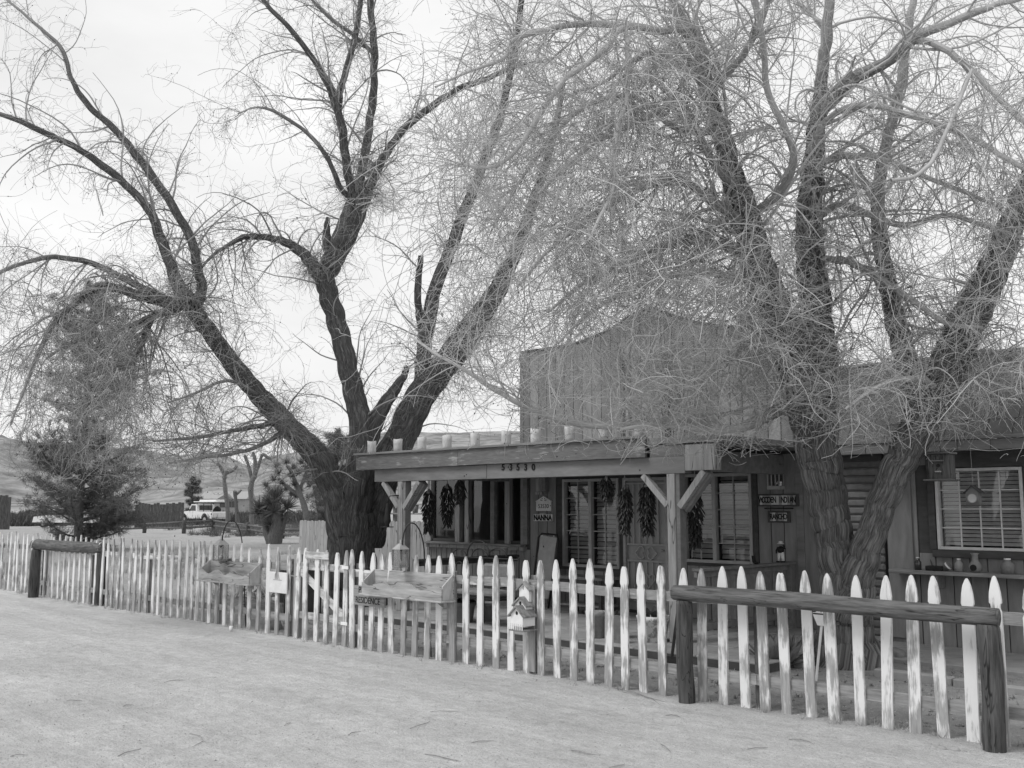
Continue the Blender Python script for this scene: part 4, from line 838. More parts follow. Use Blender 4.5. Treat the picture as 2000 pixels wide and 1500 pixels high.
T1 = [
 ('trunk', [(692, 1198, 66), (690, 1165, 55), (688, 1100, 50), (686, 1030, 46), (689, 970, 41), (697, 910, 34)], 0, 0, 0, .02),
 ('limb', [(672, 1050, 40), (652, 960, 36), (622, 895, 32), (580, 848, 30), (540, 812, 29), (505, 770, 26), (460, 720, 24), (420, 665, 23), (388, 622, 23), (366, 588, 25), (352, 566, 16)], -.1, -1.2, .55, .06),
 ('limb', [(362, 592, 20), (336, 530, 15), (308, 450, 13), (292, 412, 12), (250, 366, 11), (180, 308, 9), (110, 270, 8), (40, 237, 7), (-40, 210, 5), (-110, 195, 3)], -1.2, -1.6, .8, .05),
 ('limb', [(375, 600, 18), (393, 572, 14), (386, 520, 13), (370, 460, 12.5), (330, 390, 11.5), (275, 315, 10.5), (225, 255, 9), (172, 205, 8), (140, 155, 6.5), (120, 95, 5.5), (75, 52, 4.5), (20, 5, 3), (-30, -30, 2)], -1.2, -.4, .8, .04),
 ('limb', [(355, 596, 13), (300, 572, 10), (240, 543, 9), (180, 515, 8), (110, 502, 7), (50, 512, 6), (0, 532, 5), (-60, 562, 3)], -1.2, -2.4, .9, .16),
 ('limb', [(352, 600, 16), (320, 590, 14), (270, 575, 13), (200, 560, 11), (152, 588, 9), (110, 626, 8), (75, 690, 6), (48, 760, 4), (20, 830, 2.5)], -1.2, -2.9, 1.2, .22),
 ('limb', [(345, 606, 12), (298, 620, 9), (272, 680, 8), (248, 712, 7), (205, 726, 5), (160, 740, 3)], -1.2, -2.7, 2.2, .26),
 ('limb', [(340, 600, 9), (280, 625, 7), (220, 650, 6), (150, 665, 5), (90, 700, 3)], -1.2, -2.2, 2.0, .28),
 ('limb', [(548, 824, 9), (505, 832, 7), (450, 842, 6), (390, 854, 5), (300, 862, 3)], -.9, -2.0, 1.6, .10),
 ('limb', [(500, 770, 7), (462, 748, 5), (430, 746, 4.5), (380, 768, 3.5), (330, 786, 2.5)], -1.0, -2.2, 1.4, .14),
 ('limb', [(560, 835, 8), (520, 865, 6), (460, 885, 5), (400, 893, 4), (330, 905, 2.5)], -.9, -2.4, 1.5, .08),
 ('limb', [(697, 930, 36), (704, 880, 34), (701, 810, 30), (683, 735, 27), (664, 650, 25), (643, 575, 25), (636, 540, 25), (656, 500, 29), (680, 445, 30), (698, 400, 29), (706, 375, 20)], 0, .3, .3, .03),
 ('limb', [(636, 560, 18), (608, 515, 17), (572, 480, 13), (530, 465, 9.5), (482, 462, 8), (452, 475, 6), (412, 502, 4), (380, 540, 2.5)], .2, -.5, 1.6, .10),
 ('limb', [(650, 505, 16), (641, 472, 13), (638, 440, 8), (641, 425, 6)], .2, .1, .4, .03),
 ('limb', [(700, 398, 16), (683, 350, 12), (673, 285, 11.5), (660, 215, 10), (622, 132, 8), (575, 65, 7), (522, 10, 6), (480, -50, 5)], .3, -.6, .8, .05),
 ('limb', [(662, 225, 9), (667, 165, 8.5), (690, 90, 8), (702, 20, 7), (706, -60, 6)], .0, .5, .8, .03),
 ('limb', [(704, 395, 16), (706, 340, 12), (717, 270, 11), (729, 190, 10.5), (731, 100, 10), (724, 20, 9), (720, -60, 8)], .3, 1.0, .9, .03),
 ('limb', [(712, 395, 17), (727, 350, 14), (747, 310, 12), (790, 252, 10.5), (850, 203, 9), (900, 172, 8), (960, 150, 7), (1010, 128, 5), (1060, 120, 3)], .3, -.3, 1.0, .03),
 ('limb', [(700, 395, 9), (668, 372, 7.5), (642, 312, 6.5), (602, 262, 5.5), (542, 221, 4.5), (500, 210, 3), (465, 222, 2)], .3, -.9, 1.1, .06),
 ('limb', [(729, 105, 6), (692, 70, 5.5), (650, 40, 5), (612, 2, 4), (580, -40, 3)], .7, .2, .8, .03),
 ('limb', [(698, 915, 28), (720, 862, 24), (742, 805, 21), (766, 768, 15), (786, 738, 10), (797, 716, 7)], .1, .3, .3, .03),
 ('limb', [(708, 1060, 45), (732, 980, 40), (758, 905, 36), (784, 850, 34), (820, 780, 32), (868, 712, 30), (922, 640, 27), (965, 575, 22), (1000, 510, 16), (1030, 430, 12), (1060, 340, 9), (1085, 250, 7), (1100, 160, 5)], .3, 1.2, .5, .06),
 ('limb', [(818, 785, 24), (826, 725, 21), (832, 650, 20), (850, 565, 18), (880, 485, 16.5), (910, 410, 15), (940, 330, 13), (966, 262, 12), (986, 190, 10.5), (1001, 120, 9), (1014, 40, 8), (1022, -50, 7)], .6, .3, .9, .05),
 ('limb', [(828, 660, 13), (818, 612, 10), (817, 560, 9), (822, 500, 7.5)], .6, .5, .2, .03),
]
tb = G(692, 1184)
tree1, S1 = bare_tree(tb, float((np.array(tb) - C0) @ FW), T1, 'bare forked tree with leaning trunk rising behind the picket gate', 'bark1', None)
D1 = float((np.array(tb) - C0) @ FW)
crown(tree1, S1, 'bark1', dict(n1=6.0, L1=(.5, 2.1), c1=.08, r1=.018, k2=6.0, L2=(.25, 1.0), c2=.16, k3=3.1, L3=(.12, .55), c3=.2, k4=.3, L4=(.06, .25), n5=11, zmin=1.75, zw=.5, buds=3500, budx=-9.5),
      [(366, 590, D1 - 1.2, .12, 150, (.3, 1.3), .08, (0, 0, 0)), (705, 385, D1 + .3, .12, 110, (.3, 1.2), .02, (0, 0, .3)), (560, 830, D1 - .9, .10, 90, (.3, 1.1), .05, (0, 0, 0)), (612, 520, D1 + .1, .08, 70, (.2, .8), .05, (0, 0, 0)),
       (935, 640, D1 + .8, .25, 130, (.3, 1.3), .05, (0, 0, 0)), (870, 720, D1 + .7, .2, 90, (.3, 1.0), .08, (0, 0, 0)),
       (180, 700, D1 - 2.6, .75, 120, (.4, 1.5), .14, (0, 0, 0)), (250, 790, D1 - 2.4, .6, 100, (.3, 1.2), .14, (0, 0, 0)), (100, 720, D1 - 2.6, .7, 110, (.3, 1.3), .16, (0, 0, 0)), (160, 800, D1 - 2.8, .6, 90, (.3, 1.1), .12, (0, 0, 0)), (260, 650, D1 - 2.0, .6, 90, (.3, 1.1), .14, (0, 0, 0)), (330, 700, D1 - 1.8, .5, 60, (.3, 1.2), .2, (0, 0, 0)), (60, 600, D1 - 2.4, .5, 50, (.3, 1.2), .2, (0, 0, 0)), (430, 800, D1 - 1.6, .5, 60, (.3, 1.1), .06, (0, 0, 0))])
T2 = [
 ('trunk', [(1655, 1316, 84), (1654, 1285, 62), (1652, 1220, 51), (1650, 1165, 47), (1642, 1110, 40), (1630, 1060, 35), (1618, 1000, 35), (1605, 920, 40), (1594, 850, 43), (1580, 790, 42), (1568, 735, 39)], 0, .1, 0, .02),
 ('limb', [(1656, 1200, 40), (1668, 1145, 34), (1688, 1085, 30), (1716, 1000, 28), (1752, 908, 30), (1786, 848, 34), (1815, 790, 36), (1846, 725, 34), (1880, 650, 33), (1918, 572, 30), (1955, 490, 26), (1990, 400, 22), (2030, 300, 18), (2065, 200, 15)], -.1, -.6, .25, .06),
 ('limb', [(1572, 770, 40), (1545, 690, 35), (1512, 605, 33), (1482, 520, 32), (1456, 430, 30), (1430, 342, 25), (1405, 252, 21), (1385, 170, 17), (1360, 100, 14), (1330, 40, 12), (1300, -40, 10)], .1, -.3, .45, .06),
 ('limb', [(1590, 830, 38), (1602, 740, 35), (1597, 640, 32), (1587, 540, 30), (1581, 440, 28), (1585, 350, 25), (1595, 250, 20), (1605, 150, 16), (1615, 60, 14), (1622, -50, 12)], .1, .5, .45, .04),
 ('limb', [(1588, 262, 20), (1612, 205, 18), (1670, 152, 17), (1740, 116, 15), (1790, 72, 13), (1850, 46, 11), (1900, 26, 10), (1960, 5, 8), (2030, -14, 7)], .35, -.4, .8, .05),
 ('limb', [(1775, 82, 9), (1810, 80, 9), (1860, 105, 9), (1922, 162, 8.5), (1970, 212, 7.5), (2030, 262, 6)], .1, -1.2, .9, .12),
 ('limb', [(1582, 300, 11), (1610, 240, 9), (1650, 212, 9), (1700, 206, 8.5), (1760, 220, 8.5), (1830, 241, 8.5), (1900, 271, 8), (1960, 306, 7), (2030, 346, 6)], .3, -1.5, .9, .12),
 ('limb', [(1586, 340, 10), (1620, 312, 9), (1665, 304, 9), (1720, 311, 8), (1775, 332, 7), (1850, 362, 6), (1950, 402, 5)], .3, -1.0, 1.0, .12),
 ('limb', [(1898, 136, 5), (1872, 200, 5.5), (1845, 265, 6), (1822, 312, 6), (1785, 346, 6), (1740, 352, 5)], -1.2, -1.5, .9, .06),
 ('limb', [(1818, 800, 28), (1785, 755, 26), (1766, 690, 24), (1747, 620, 23), (1731, 540, 21), (1717, 460, 19), (1716, 380, 17), (1726, 300, 15), (1746, 220, 13), (1762, 140, 11), (1776, 50, 10), (1788, -40, 8)], -.2, .8, .5, .05),
 ('limb', [(1570, 528, 11), (1610, 508, 10), (1660, 512, 10), (1720, 545, 9), (1790, 592, 8), (1850, 632, 7), (1920, 640, 5)], .3, -.8, .8, .10),
 ('limb', [(1560, 800, 18), (1520, 802, 17), (1490, 818, 15), (1450, 834, 12), (1400, 841, 9), (1340, 836, 7), (1280, 829, 6), (1210, 838, 4)], 0, -.9, 2.0, .14),
 ('limb', [(1430, 838, 9), (1340, 820, 9), (1250, 826, 9), (1180, 832, 9), (1100, 820, 9), (1020, 790, 8), (960, 757, 7), (900, 717, 5.5), (850, 690, 4), (800, 655, 3)], -.4, .6, 1.0, .05),
 ('limb', [(1388, 180, 13), (1362, 62, 11), (1300, 60, 10), (1220, 50, 9.5), (1130, 46, 9), (1060, 60, 7.5), (1000, 80, 6.5), (985, 112, 5.5), (910, 142, 4), (850, 170, 3)], -.2, -1.8, 1.0, .06),
 ('limb', [(1225, 52, 9), (1204, 62, 9), (1190, 86, 8.5), (1150, 122, 8), (1100, 157, 8), (1062, 212, 7.5), (1030, 262, 7), (1000, 302, 6), (960, 326, 5), (905, 324, 3.5)], -1.0, -2.0, 1.0, .08),
 ('limb', [(1222, 55, 7), (1226, 110, 7), (1224, 200, 6.5), (1206, 242, 6.5), (1200, 302, 6), (1196, 372, 5.5), (1172, 424, 5), (1150, 470, 3.5)], -1.0, -2.2, 1.2, .10),
 ('limb', [(1400, 240, 11), (1340, 110, 9), (1300, 106, 8), (1250, 110, 7), (1180, 160, 5), (1120, 180, 4)], -.2, -1.2, 1.2, .10),
 ('limb', [(1436, 360, 14), (1400, 330, 11), (1330, 200, 10), (1290, 215, 9), (1230, 245, 8), (1160, 280, 7), (1100, 330, 6), (1050, 380, 4)], -.2, -1.4, 1.3, .12),
 ('limb', [(1460, 440, 15), (1400, 400, 12), (1330, 350, 11), (1260, 365, 10), (1190, 400, 9), (1120, 450, 7), (1060, 500, 5), (1010, 560, 3)], -.1, -1.0, 1.4, .12),
 ('limb', [(1478, 505, 14), (1410, 480, 11), (1340, 470, 10), (1270, 490, 9), (1200, 520, 8), (1130, 560, 6), (1070, 610, 4)], -.1, .6, 1.3, .12),
 ('limb', [(1500, 560, 13), (1440, 545, 11), (1370, 530, 10), (1290, 545, 8), (1210, 575, 7), (1140, 620, 5), (1090, 670, 3)], -.1, -1.3, 1.3, .12),
 ('limb', [(1525, 640, 13), (1480, 650, 9), (1430, 700, 7), (1360, 740, 6), (1290, 760, 5), (1220, 780, 4)], 0, -1.4, 1.3, .10),
 ('limb', [(1405, 255, 12), (1320, 250, 9), (1240, 190, 8), (1140, 210, 7), (1060, 290, 6), (1000, 380, 4), (960, 450, 3)], -.2, -.3, 1.2, .10),
 ('limb', [(1385, 175, 12), (1440, 120, 10), (1480, 60, 9), (1500, 0, 8), (1520, -60, 7)], -.2, -.8, .9, .04),
 ('limb', [(1455, 430, 14), (1520, 380, 12), (1550, 300, 10), (1500, 180, 9), (1490, 80, 8), (1470, -30, 7)], 0, -1.0, .9, .05),
 ('limb', [(1590, 430, 12), (1640, 400, 10), (1700, 420, 9), (1770, 440, 8), (1850, 420, 7), (1920, 440, 6), (2010, 470, 5)], .3, -.9, .9, .10),
 ('limb', [(1830, 770, 14), (1890, 730, 11), (1950, 700, 9), (2010, 690, 7), (2060, 700, 5)], -.2, -1.2, 1.6, .12),
 ('limb', [(1812, 820, 15), (1830, 770, 11), (1800, 740, 9), (1740, 745, 7), (1690, 770, 5), (1650, 800, 3)], -.2, -1.2, 1.6, .14),
 ('limb', [(1555, 745, 12), (1530, 690, 9), (1470, 640, 8), (1440, 600, 6), (1400, 590, 5), (1340, 620, 3)], 0, -1.6, 1.3, .10),
]
tb2 = G(1652, 1298); D2 = float((np.array(tb2) - C0) @ FW)
tree2, S2_ = bare_tree(tb2, D2, T2, 'dense bare tree with twin trunks growing right of the porch', 'bark2', None)
crown(tree2, S2_, 'bark2', dict(zmin=2.1, zw=.95, m2=.0048, m3=.003, n1=12.5, L1=(.4, 2.0), c1=.10, r1=.024, k2=5.2, L2=(.22, .95), c2=.14, k3=3.2, L3=(.12, .5), c3=.17, k4=.5, L4=(.05, .2), n5=18, buds=4200, budx=-7.0),
      [(1570, 760, D2, .15, 130, (.3, 1.2), .07, (0, 0, 0)), (1820, 790, D2 - .2, .15, 120, (.3, 1.1), .07, (0, 0, 0)), (1400, 835, D2 - .7, .25, 120, (.3, .9), .08, (0, 0, 0)), (1300, 830, D2 - .6, .2, 90, (.3, .8), .08, (0, 0, 0)), (1690, 770, D2 - .9, .2, 90, (.3, 1.0), .08, (0, 0, 0)),
       (1480, 560, D2 - .2, .15, 90, (.3, 1.1), .07, (0, 0, 0)), (1590, 480, D2 + .3, .2, 90, (.3, 1.1), .06, (0, 0, 0)), (1900, 640, D2 - .5, .2, 90, (.3, 1.1), .08, (0, 0, 0))])
# ================================================================== ON AND AROUND THE PORCH
# luminarias along the porch roof edge
lu = [726, 777, 824, 873, 928, 989, 1046, 1113, 1180, 1250]
LN = ['leftmost', 'second', 'third', 'fourth', 'fifth', 'sixth', 'seventh', 'eighth', 'ninth', 'rightmost']
for i, u in enumerate(lu):
    c = P(u, 880, y=9.98); zb = 2.541; r = .071; V = []; n = 14
    prof = [(r * .96, 0), (r * .98, .08), (r * 1.0, .16), (r * 1.03, .235), (r * .97, .235), (r * .93, .01)]
    mb = MB()
    for k, (rr, z) in enumerate(prof):
        for a in range(n):
            g = 2 * math.pi * a / n; w_ = 1 + .05 * mnoise.noise((math.cos(g) * 2 + i * 5, math.sin(g) * 2, z * 9)); V.append((c.x + rr * w_ * math.cos(g), c.y + rr * w_ * math.sin(g), zb + z + (.008 * math.sin(g * 2 + i) if k in (3, 4) else 0)))
    mb.add(V, [(k * n + a, k * n + (a + 1) % n, (k + 1) * n + (a + 1) % n, (k + 1) * n + a) for k in range(5) for a in range(n)] + [tuple(range(n - 1, -1, -1)), tuple(range(5 * n, 6 * n))])
    o = mb.build('luminaria', 'luminaria', None, True, off=(c.x, c.y, zb))
    tag(o, 'pale paper bag lantern on the porch roof edge, %s of the row' % LN[i], 'luminaria', 'paper bag lanterns along the porch roof edge')
# chile strings
def ristra(u, v0, v1, wpx, y, label, hang=None):
    a = P(u, v0, y=y); b = P(u, v1, y=y); D = float((np.array(a) - C0) @ FW); R_ = wpx * D / F / 2 * 1.25; Lh = a.z - b.z
    t = thing('chile_ristra', (a.x, a.y, b.z), label, 'chile ristra', 'dried chile strings hanging under the porch')
    MB().tube([(a.x, y, a.z - .05), (a.x + .004, y, (hang or a.z + .1))], .007, 5).build('string', 'straw', t)
    n = int(34 + Lh * 230); V = []; Fc = []
    for k in range(n):
        s = (k + .5) / n; zc = a.z - s * Lh * .9; pr = R_ * (.55 + .75 * math.sin(min(1, s * 1.6 + .18) * math.pi * .62)) * (1 - .55 * max(0, s - .55) / .45) * random.uniform(.5, 1.0); g = k * 2.399 + random.uniform(-.4, .4)
        c = Vector((a.x + math.cos(g) * pr * .55, y + math.sin(g) * pr * .55, zc)); dr = Vector((math.cos(g) * .55, math.sin(g) * .55, -random.uniform(.7, 1.3))).normalized()
        l = random.uniform(.07, .12); rr = random.uniform(.011, .017); ax = dr.cross(Vector((0, 0, 1))).normalized(); bx_ = ax.cross(dr); o = len(V)
        for q, (tt, fr_) in enumerate(((0, .5), (.3, 1), (.7, .8))):
            cc = c + dr * l * tt + ax * .008 * math.sin(tt * 3 + k)
            for e in range(5): th = 2 * math.pi * e / 5; V.append(cc + ax * math.cos(th) * rr * fr_ + bx_ * math.sin(th) * rr * fr_ * .7)
        V.append(c + dr * l); V.append(c - dr * .01)
        for q in range(2):
            for e in range(5): Fc.append((o + q * 5 + e, o + q * 5 + (e + 1) % 5, o + q * 5 + 5 + (e + 1) % 5, o + q * 5 + 5 + e))
        for e in range(5): Fc.append((o + 10 + e, o + 10 + (e + 1) % 5, o + 15)); Fc.append((o + (e + 1) % 5, o + e, o + 16))
    p = MB().add(V, Fc).build('chiles', 'chile', t, True); p['kind'] = 'stuff'
    MB().lathe([(R_ * .2, 0), (R_ * .5, .02), (R_ * .3, .05), (.008, .09)], (a.x, y, a.z - .06), 9).build('husk_tie', 'straw', t, True)
ristra(838, 958, 1046, 24, 10.6, 'long dark chile string at the left end of the porch window', 2.3)
ristra(874, 948, 1032, 26, 10.9, 'wide dark chile string second from left before the porch window', 2.3)
ristra(898, 938, 985, 22, 10.5, 'short dark chile string third from left beside a porch window post', 2.3)
ristra(1185, 932, 976, 26, 10.15, 'short bunched chile string over the window left of the door', 2.12)
ristra(1220, 952, 1048, 26, 10.2, 'long thin chile string hanging left of the screen door', 2.12)
ristra(1263, 944, 1050, 33, 10.3, 'thick long chile string with pale husk tie hanging before the door', 2.12)
ristra(1357, 958, 1076, 26, 11.2, 'ragged dull chile string before the window right of the door', 2.3)
# wall signs
y = YW - .02
a = P(1049, 980, y=y); b = P(1078, 998, y=y); pk = P(1062, 969, y=y)
t = thing('number_plaque', (a.x, y, b.z), 'pale house shaped number plaque on the wall left of the door window', 'sign'); xm = (a.x + b.x) / 2
MB().prism([(a.x, b.z), (b.x, b.z), (b.x, a.z), (b.x + .02, a.z + .005), (xm, pk.z), (a.x - .02, a.z + .005), (a.x, a.z)], y - .025, y - .001).build('plaque', 'panel', t)
text('numerals', '53530', .098, (xm, y - .026, (a.z + b.z) / 2), 'ink', t, .002, sx=1.0)
for k, (dx, dz) in enumerate(((-.06, .02), (-.03, .045), (.03, .045), (.06, .02), (-.035, .015), (.035, .015))): bx('cut_out', 'ink', t, xm + dx - .009, xm + dx + .009, y - .0265, y - .0245, a.z + dz, a.z + dz + .016, .0005)
a = P(1044, 1004, y=y); b = P(1081, 1018, y=y)
t = thing('name_plank', (a.x, y, b.z), 'small wooden name plank under the number plaque', 'sign')
bx('plank', 'blind', t, a.x, b.x, y - .03, y - .001, b.z, a.z); bx('hanger', 'grey', t, (a.x + b.x) / 2 - .08, (a.x + b.x) / 2 + .06, y - .025, y - .003, a.z + .001, a.z + .025)
text('lettering', 'NANNA', .125, ((a.x + b.x) / 2, y - .031, (a.z + b.z) / 2 - .005), 'ink', t, .003, bold=.006, sx=.9)
def plate_sign(u0, v0, u1, v1, words, label, name='plate'):
    a = P(u0, v0, y=y); b = P(u1, v1, y=y); t = thing('plate_sign', (a.x, y, b.z), label, 'sign')
    bx('board', 'dark_trim', t, a.x, b.x, y - .03, y - .001, b.z, a.z); n = len(words); w_ = (b.x - a.x - .08) / n; hgt = a.z - b.z
    for k, ch in enumerate(words):
        x = a.x + .04 + k * w_
        bx('plate', random.choice(['grey', 'blind', 'midgrey', 'blind']), t, x + .001, x + w_ - .001, y - .036 - (k % 2) * .002, y - .0305, b.z + .022, a.z - .022, .001)
        if ch != ' ': text('letter', ch, hgt * .68, (x + w_ / 2, y - .039, (a.z + b.z) / 2), 'ink', t, .002, sx=.62, bold=.003)
    return t
plate_sign(1481, 965, 1562, 989, 'WOODEN INDIAN', 'long framed sign of cut licence plate letters on the wall right of the porch')
ps = plate_sign(1501, 998, 1545, 1021, 'RANCHO', 'short framed sign of cut plate letters hanging under the long one')
q0 = P(1495, 993, y=y); q1 = P(1551, 993, y=y); MB().tube([(q0.x, y - .02, q0.z), (q1.x, y - .02, q1.z)], .01, 6).build('hanging_bar', 'black', ps)
# wall lamps
a = P(1054, 926, y=YW - .02); b = P(1073, 966, y=YW - .02)
t = thing('wall_box', (a.x, YW - .1, b.z), 'pale narrow wooden box on the wall above the number plaque', 'box')
for k in range(3): w_ = (b.x - a.x) / 3; bx('slat', 'oldwood_z' if k < 2 else 'trim', t, a.x + k * w_, a.x + (k + 1) * w_ - .004, YW - .12, YW - .02, b.z + .05, a.z)
bx('base', 'post', t, a.x - .003, b.x - .06, YW - .13, YW - .02, b.z, b.z + .046)
a = P(1501, 908, y=YW - .1); b = P(1527, 956, y=YW - .1)
t = thing('wall_lamp', (a.x, YW - .1, b.z), 'white framed glass wall lamp above the long plate sign', 'wall lamp')
bx('base', 'sash', t, a.x, b.x, YW - .16, YW - .02, b.z, b.z + .05); xm = (a.x + b.x) / 2
for k in range(4): x = a.x + .008 + k * (b.x - a.x - .016) / 3; bx('bar', 'sash', t, x - .006, x + .006, YW - .155, YW - .143, b.z + .051, a.z, .001)
for x in (a.x + .008, b.x - .008): bx('bar', 'sash', t, x - .005, x + .005, YW - .04, YW - .03, b.z + .051, a.z, .001)
MB().add([(a.x - .01, YW - .17, a.z), (b.x + .01, YW - .17, a.z), (b.x + .01, YW - .02, a.z), (a.x - .01, YW - .02, a.z), (xm, YW - .095, a.z + .07)], [(3, 2, 1, 0), (0, 1, 4), (1, 2, 4), (2, 3, 4), (3, 0, 4)]).build('cap', 'midgrey', t)
MB().box(a.x + .015, b.x - .015, YW - .06, YW - .05, b.z + .055, a.z - .01).build('pane', 'glass', t)
# hanging feeder at the left porch post
c = P(757, 1000, y=9.75); zt, zb = P(757, 980, y=9.75).z, P(757, 1030, y=9.75).z; hL = zt - zb
t = thing('hanging_feeder', (c.x, 9.75, zb), 'black tapering bird feeder hanging left of the left porch post', 'bird feeder')
MB().lathe([(.025, hL * .93), (.03, hL * .9), (.05, hL * .35), (.056, hL * .24), (.03, hL * .12), (.035, hL * .05), (.03, .01)][::-1], (c.x, 9.75, zb), 14).build('reservoir', 'blackp', t, True)
MB().lathe([(.10, 0), (.105, .006), (.1, .012)], (c.x, 9.75, zb), 18).build('tray', 'black', t)
MB().tube([(c.x, 9.75, zt - .02), (c.x, 9.76, zt + .05), (c.x + .02, 9.78, zt + .09), (c.x + .15, 9.85, zt + .10), (-12.46, 9.90, zt + .06)], .009, 6).build('bracket', 'black', t, True)
# iron garden bench
bq = P(925, 1180, z=HZ); q = P(868, 1100, y=9.9); q2 = P(972, 1100, y=9.9)
t = thing('garden_bench', (q.x, 9.6, HZ), 'black iron garden bench with arched loops in the back and a cushion', 'bench')
xl, xr = P(868, 1100, y=9.62).x, P(1000, 1100, y=9.62).x; yb_ = 9.75
def arc(cx, w_, z0, h, nm='loop'): MB().tube([(cx + w_ / 2 * math.cos(s), yb_, z0 + h * math.sin(s)) for s in np.linspace(math.pi, 0, 15)], .009, 5).build(nm, 'black', t, True)
zb1 = P(925, 1086, y=yb_).z; W_ = xr - xl
arc(xl + W_ * .42, W_ * .34, zb1, .22); arc(xl + W_ * .44, W_ * .24, zb1 - .02, .13); arc(xl + W_ * .13, W_ * .22, zb1 - .03, .12); arc(xl + W_ * .70, W_ * .26, zb1, .12); arc(xl + W_ * .13, W_ * .14, zb1 - .25, .16); arc(xl + W_ * .62, W_ * .4, zb1 - .3, .2)
for x in (xl, xl + W_ * .5, xr): MB().tube([(x, yb_, HZ), (x, yb_, zb1)], .012, 6).build('leg', 'black', t)
for x in (xl, xr): MB().tube([(x, yb_ - .45, HZ), (x, yb_ - .45, .62), (x, yb_, .66)], .012, 6).build('arm', 'black', t, True)
MB().tube([(xl, yb_, zb1 - .02), (xr, yb_, zb1 - .02)], .011, 6).build('back_rail', 'black', t)
bx('seat', 'blackp', t, xl, xr, yb_ - .45, yb_ - .02, .46, .49); bx('cushion', 'midgrey', t, xl + W_ * .4, xr - .05, yb_ - .42, yb_ - .06, .491, .58, .03)
bx('back_cushion', 'midgrey', t, xl + W_ * .55, xr - .06, yb_ - .10, yb_ - .015, .59, .92, .03)
# folded lounger against the wall
a = P(1046, 1042, y=11.9); b = P(1090, 1170, y=11.9); z0 = HZ; z1 = a.z
t = thing('folding_lounger', (a.x, 11.9, HZ), 'folded lounger with black frame and grey cloth standing against the wall', 'lounger')
pts = [(b.x - .10, 11.78, z0), (b.x - .03, 11.95, z1 - .12), (b.x - .07, 11.97, z1 - .02), (a.x + .08, 11.97, z1), (a.x + .02, 11.95, z1 - .06), (a.x + .0, 11.78, z0)]
MB().tube(pts, .017, 8).build('frame', 'black', t, True)
MB().add([(a.x + .04, 11.80, z0 + .15), (b.x - .12, 11.80, z0 + .15), (b.x - .07, 11.955, z1 - .06), (a.x + .06, 11.955, z1 - .03), (a.x + .04, 11.81, z0 + .15), (b.x - .12, 11.81, z0 + .15), (b.x - .07, 11.965, z1 - .06), (a.x + .06, 11.965, z1 - .03)], [(0, 1, 2, 3), (7, 6, 5, 4), (0, 4, 5, 1), (1, 5, 6, 2), (2, 6, 7, 3), (3, 7, 4, 0)]).build('cloth', 'grey', t)
for x in (a.x + .10, b.x - .13): MB().lathe([(.012, 0), (.012, .01)], (x, 11.95, z1 - .04), 8).build('stud', 'white', t)
# basket pot on the left railing
def pot(x, y_, z, r, h, m, label, plant=None, grp=None, name='flower_pot', flare=1.3):
    t = thing(name, (x, y_, z), label, 'pot', grp)
    MB().lathe([(r, 0), (r * (1 + (flare - 1) * .8), h * .8), (r * flare * 1.05, h * .82), (r * flare * 1.08, h), (r * flare * .92, h), (r * flare * .9, h * .85)], (x, y_, z), 16).build('body', m, t, True)
    MB().lathe([(r * flare * .85, 0), (r * flare * .88, .01)], (x, y_, z + h * .84), 12).build('soil', 'rock', t)
    if plant:
        V = []; Fc = []
        for k in range(plant):
            g = random.uniform(0, 6.28); el = random.uniform(.5, 1.4); d = Vector((math.cos(g) * math.cos(el), math.sin(g) * math.cos(el), math.sin(el))); l = random.uniform(.08, .22); sd_ = d.cross(Vector((0, 0, 1))).normalized() * l * .13; c = Vector((x, y_, z + h * .85)) + Vector((math.cos(g), math.sin(g), 0)) * r * .4
            o = len(V); V += [c, c + d * l * .5 + sd_, c + d * l - Vector((0, 0, .25 * l)), c + d * l * .5 - sd_]; Fc.append((o, o + 1, o + 2, o + 3))
        MB().add(V, Fc).build('foliage', 'leaf', t)
    return t
c = P(1031, 1080, y=12.0); pot(-12.16 + .02, 11.95, .892, .055, .14, 'grey', 'small pierced pale pot standing on the dark left porch rail')
for (u, v, r, h, m_, lab, pl) in ((1165, 1245, .10, .32, 'clay', 'tall clay jar with a handle on the patio edge left of the door', 0), (1199, 1245, .11, .24, 'clay', 'clay pot with a scraggly plant on the patio left of the door', 40), (1277, 1252, .15, .30, 'palepot', 'large pale pot with dark leaf pattern before the right porch post', 60), (905, 1215, .13, .28, 'midgrey', 'grey pot under a bushy plant left of the iron bench legs', 90), (955, 1213, .10, .26, 'clay', 'plain clay cylinder pot on the patio edge below the bench', 0)):
    g = P(u, v, z=HZ); pot(g.x, max(9.35, g.y), HZ, r, h, m_, lab, pl, 'pots on the patio')
g = P(1235, 1190, z=HZ)
t = thing('planter_trough', (g.x, g.y, HZ), 'black trough of leafy plants standing before the screen door', 'planter')
bx('trough', 'blackp', t, g.x - .25, g.x + .45, g.y - .1, g.y + .1, HZ, HZ + .26, .015)
V = []; Fc = []
for k in range(160):
    c = Vector((g.x + random.uniform(-.23, .42), g.y + random.uniform(-.08, .08), HZ + .25)); d = Vector((random.gauss(0, .5), random.gauss(0, .5), random.uniform(.4, 1.2))).normalized(); l = random.uniform(.05, .13); s_ = d.cross(Vector((.3, .9, .1))).normalized() * l * .18; o = len(V); V += [c, c + d * l * .5 + s_, c + d * l, c + d * l * .5 - s_]; Fc.append((o, o + 1, o + 2, o + 3))
MB().add(V, Fc).build('foliage', 'agave', t)
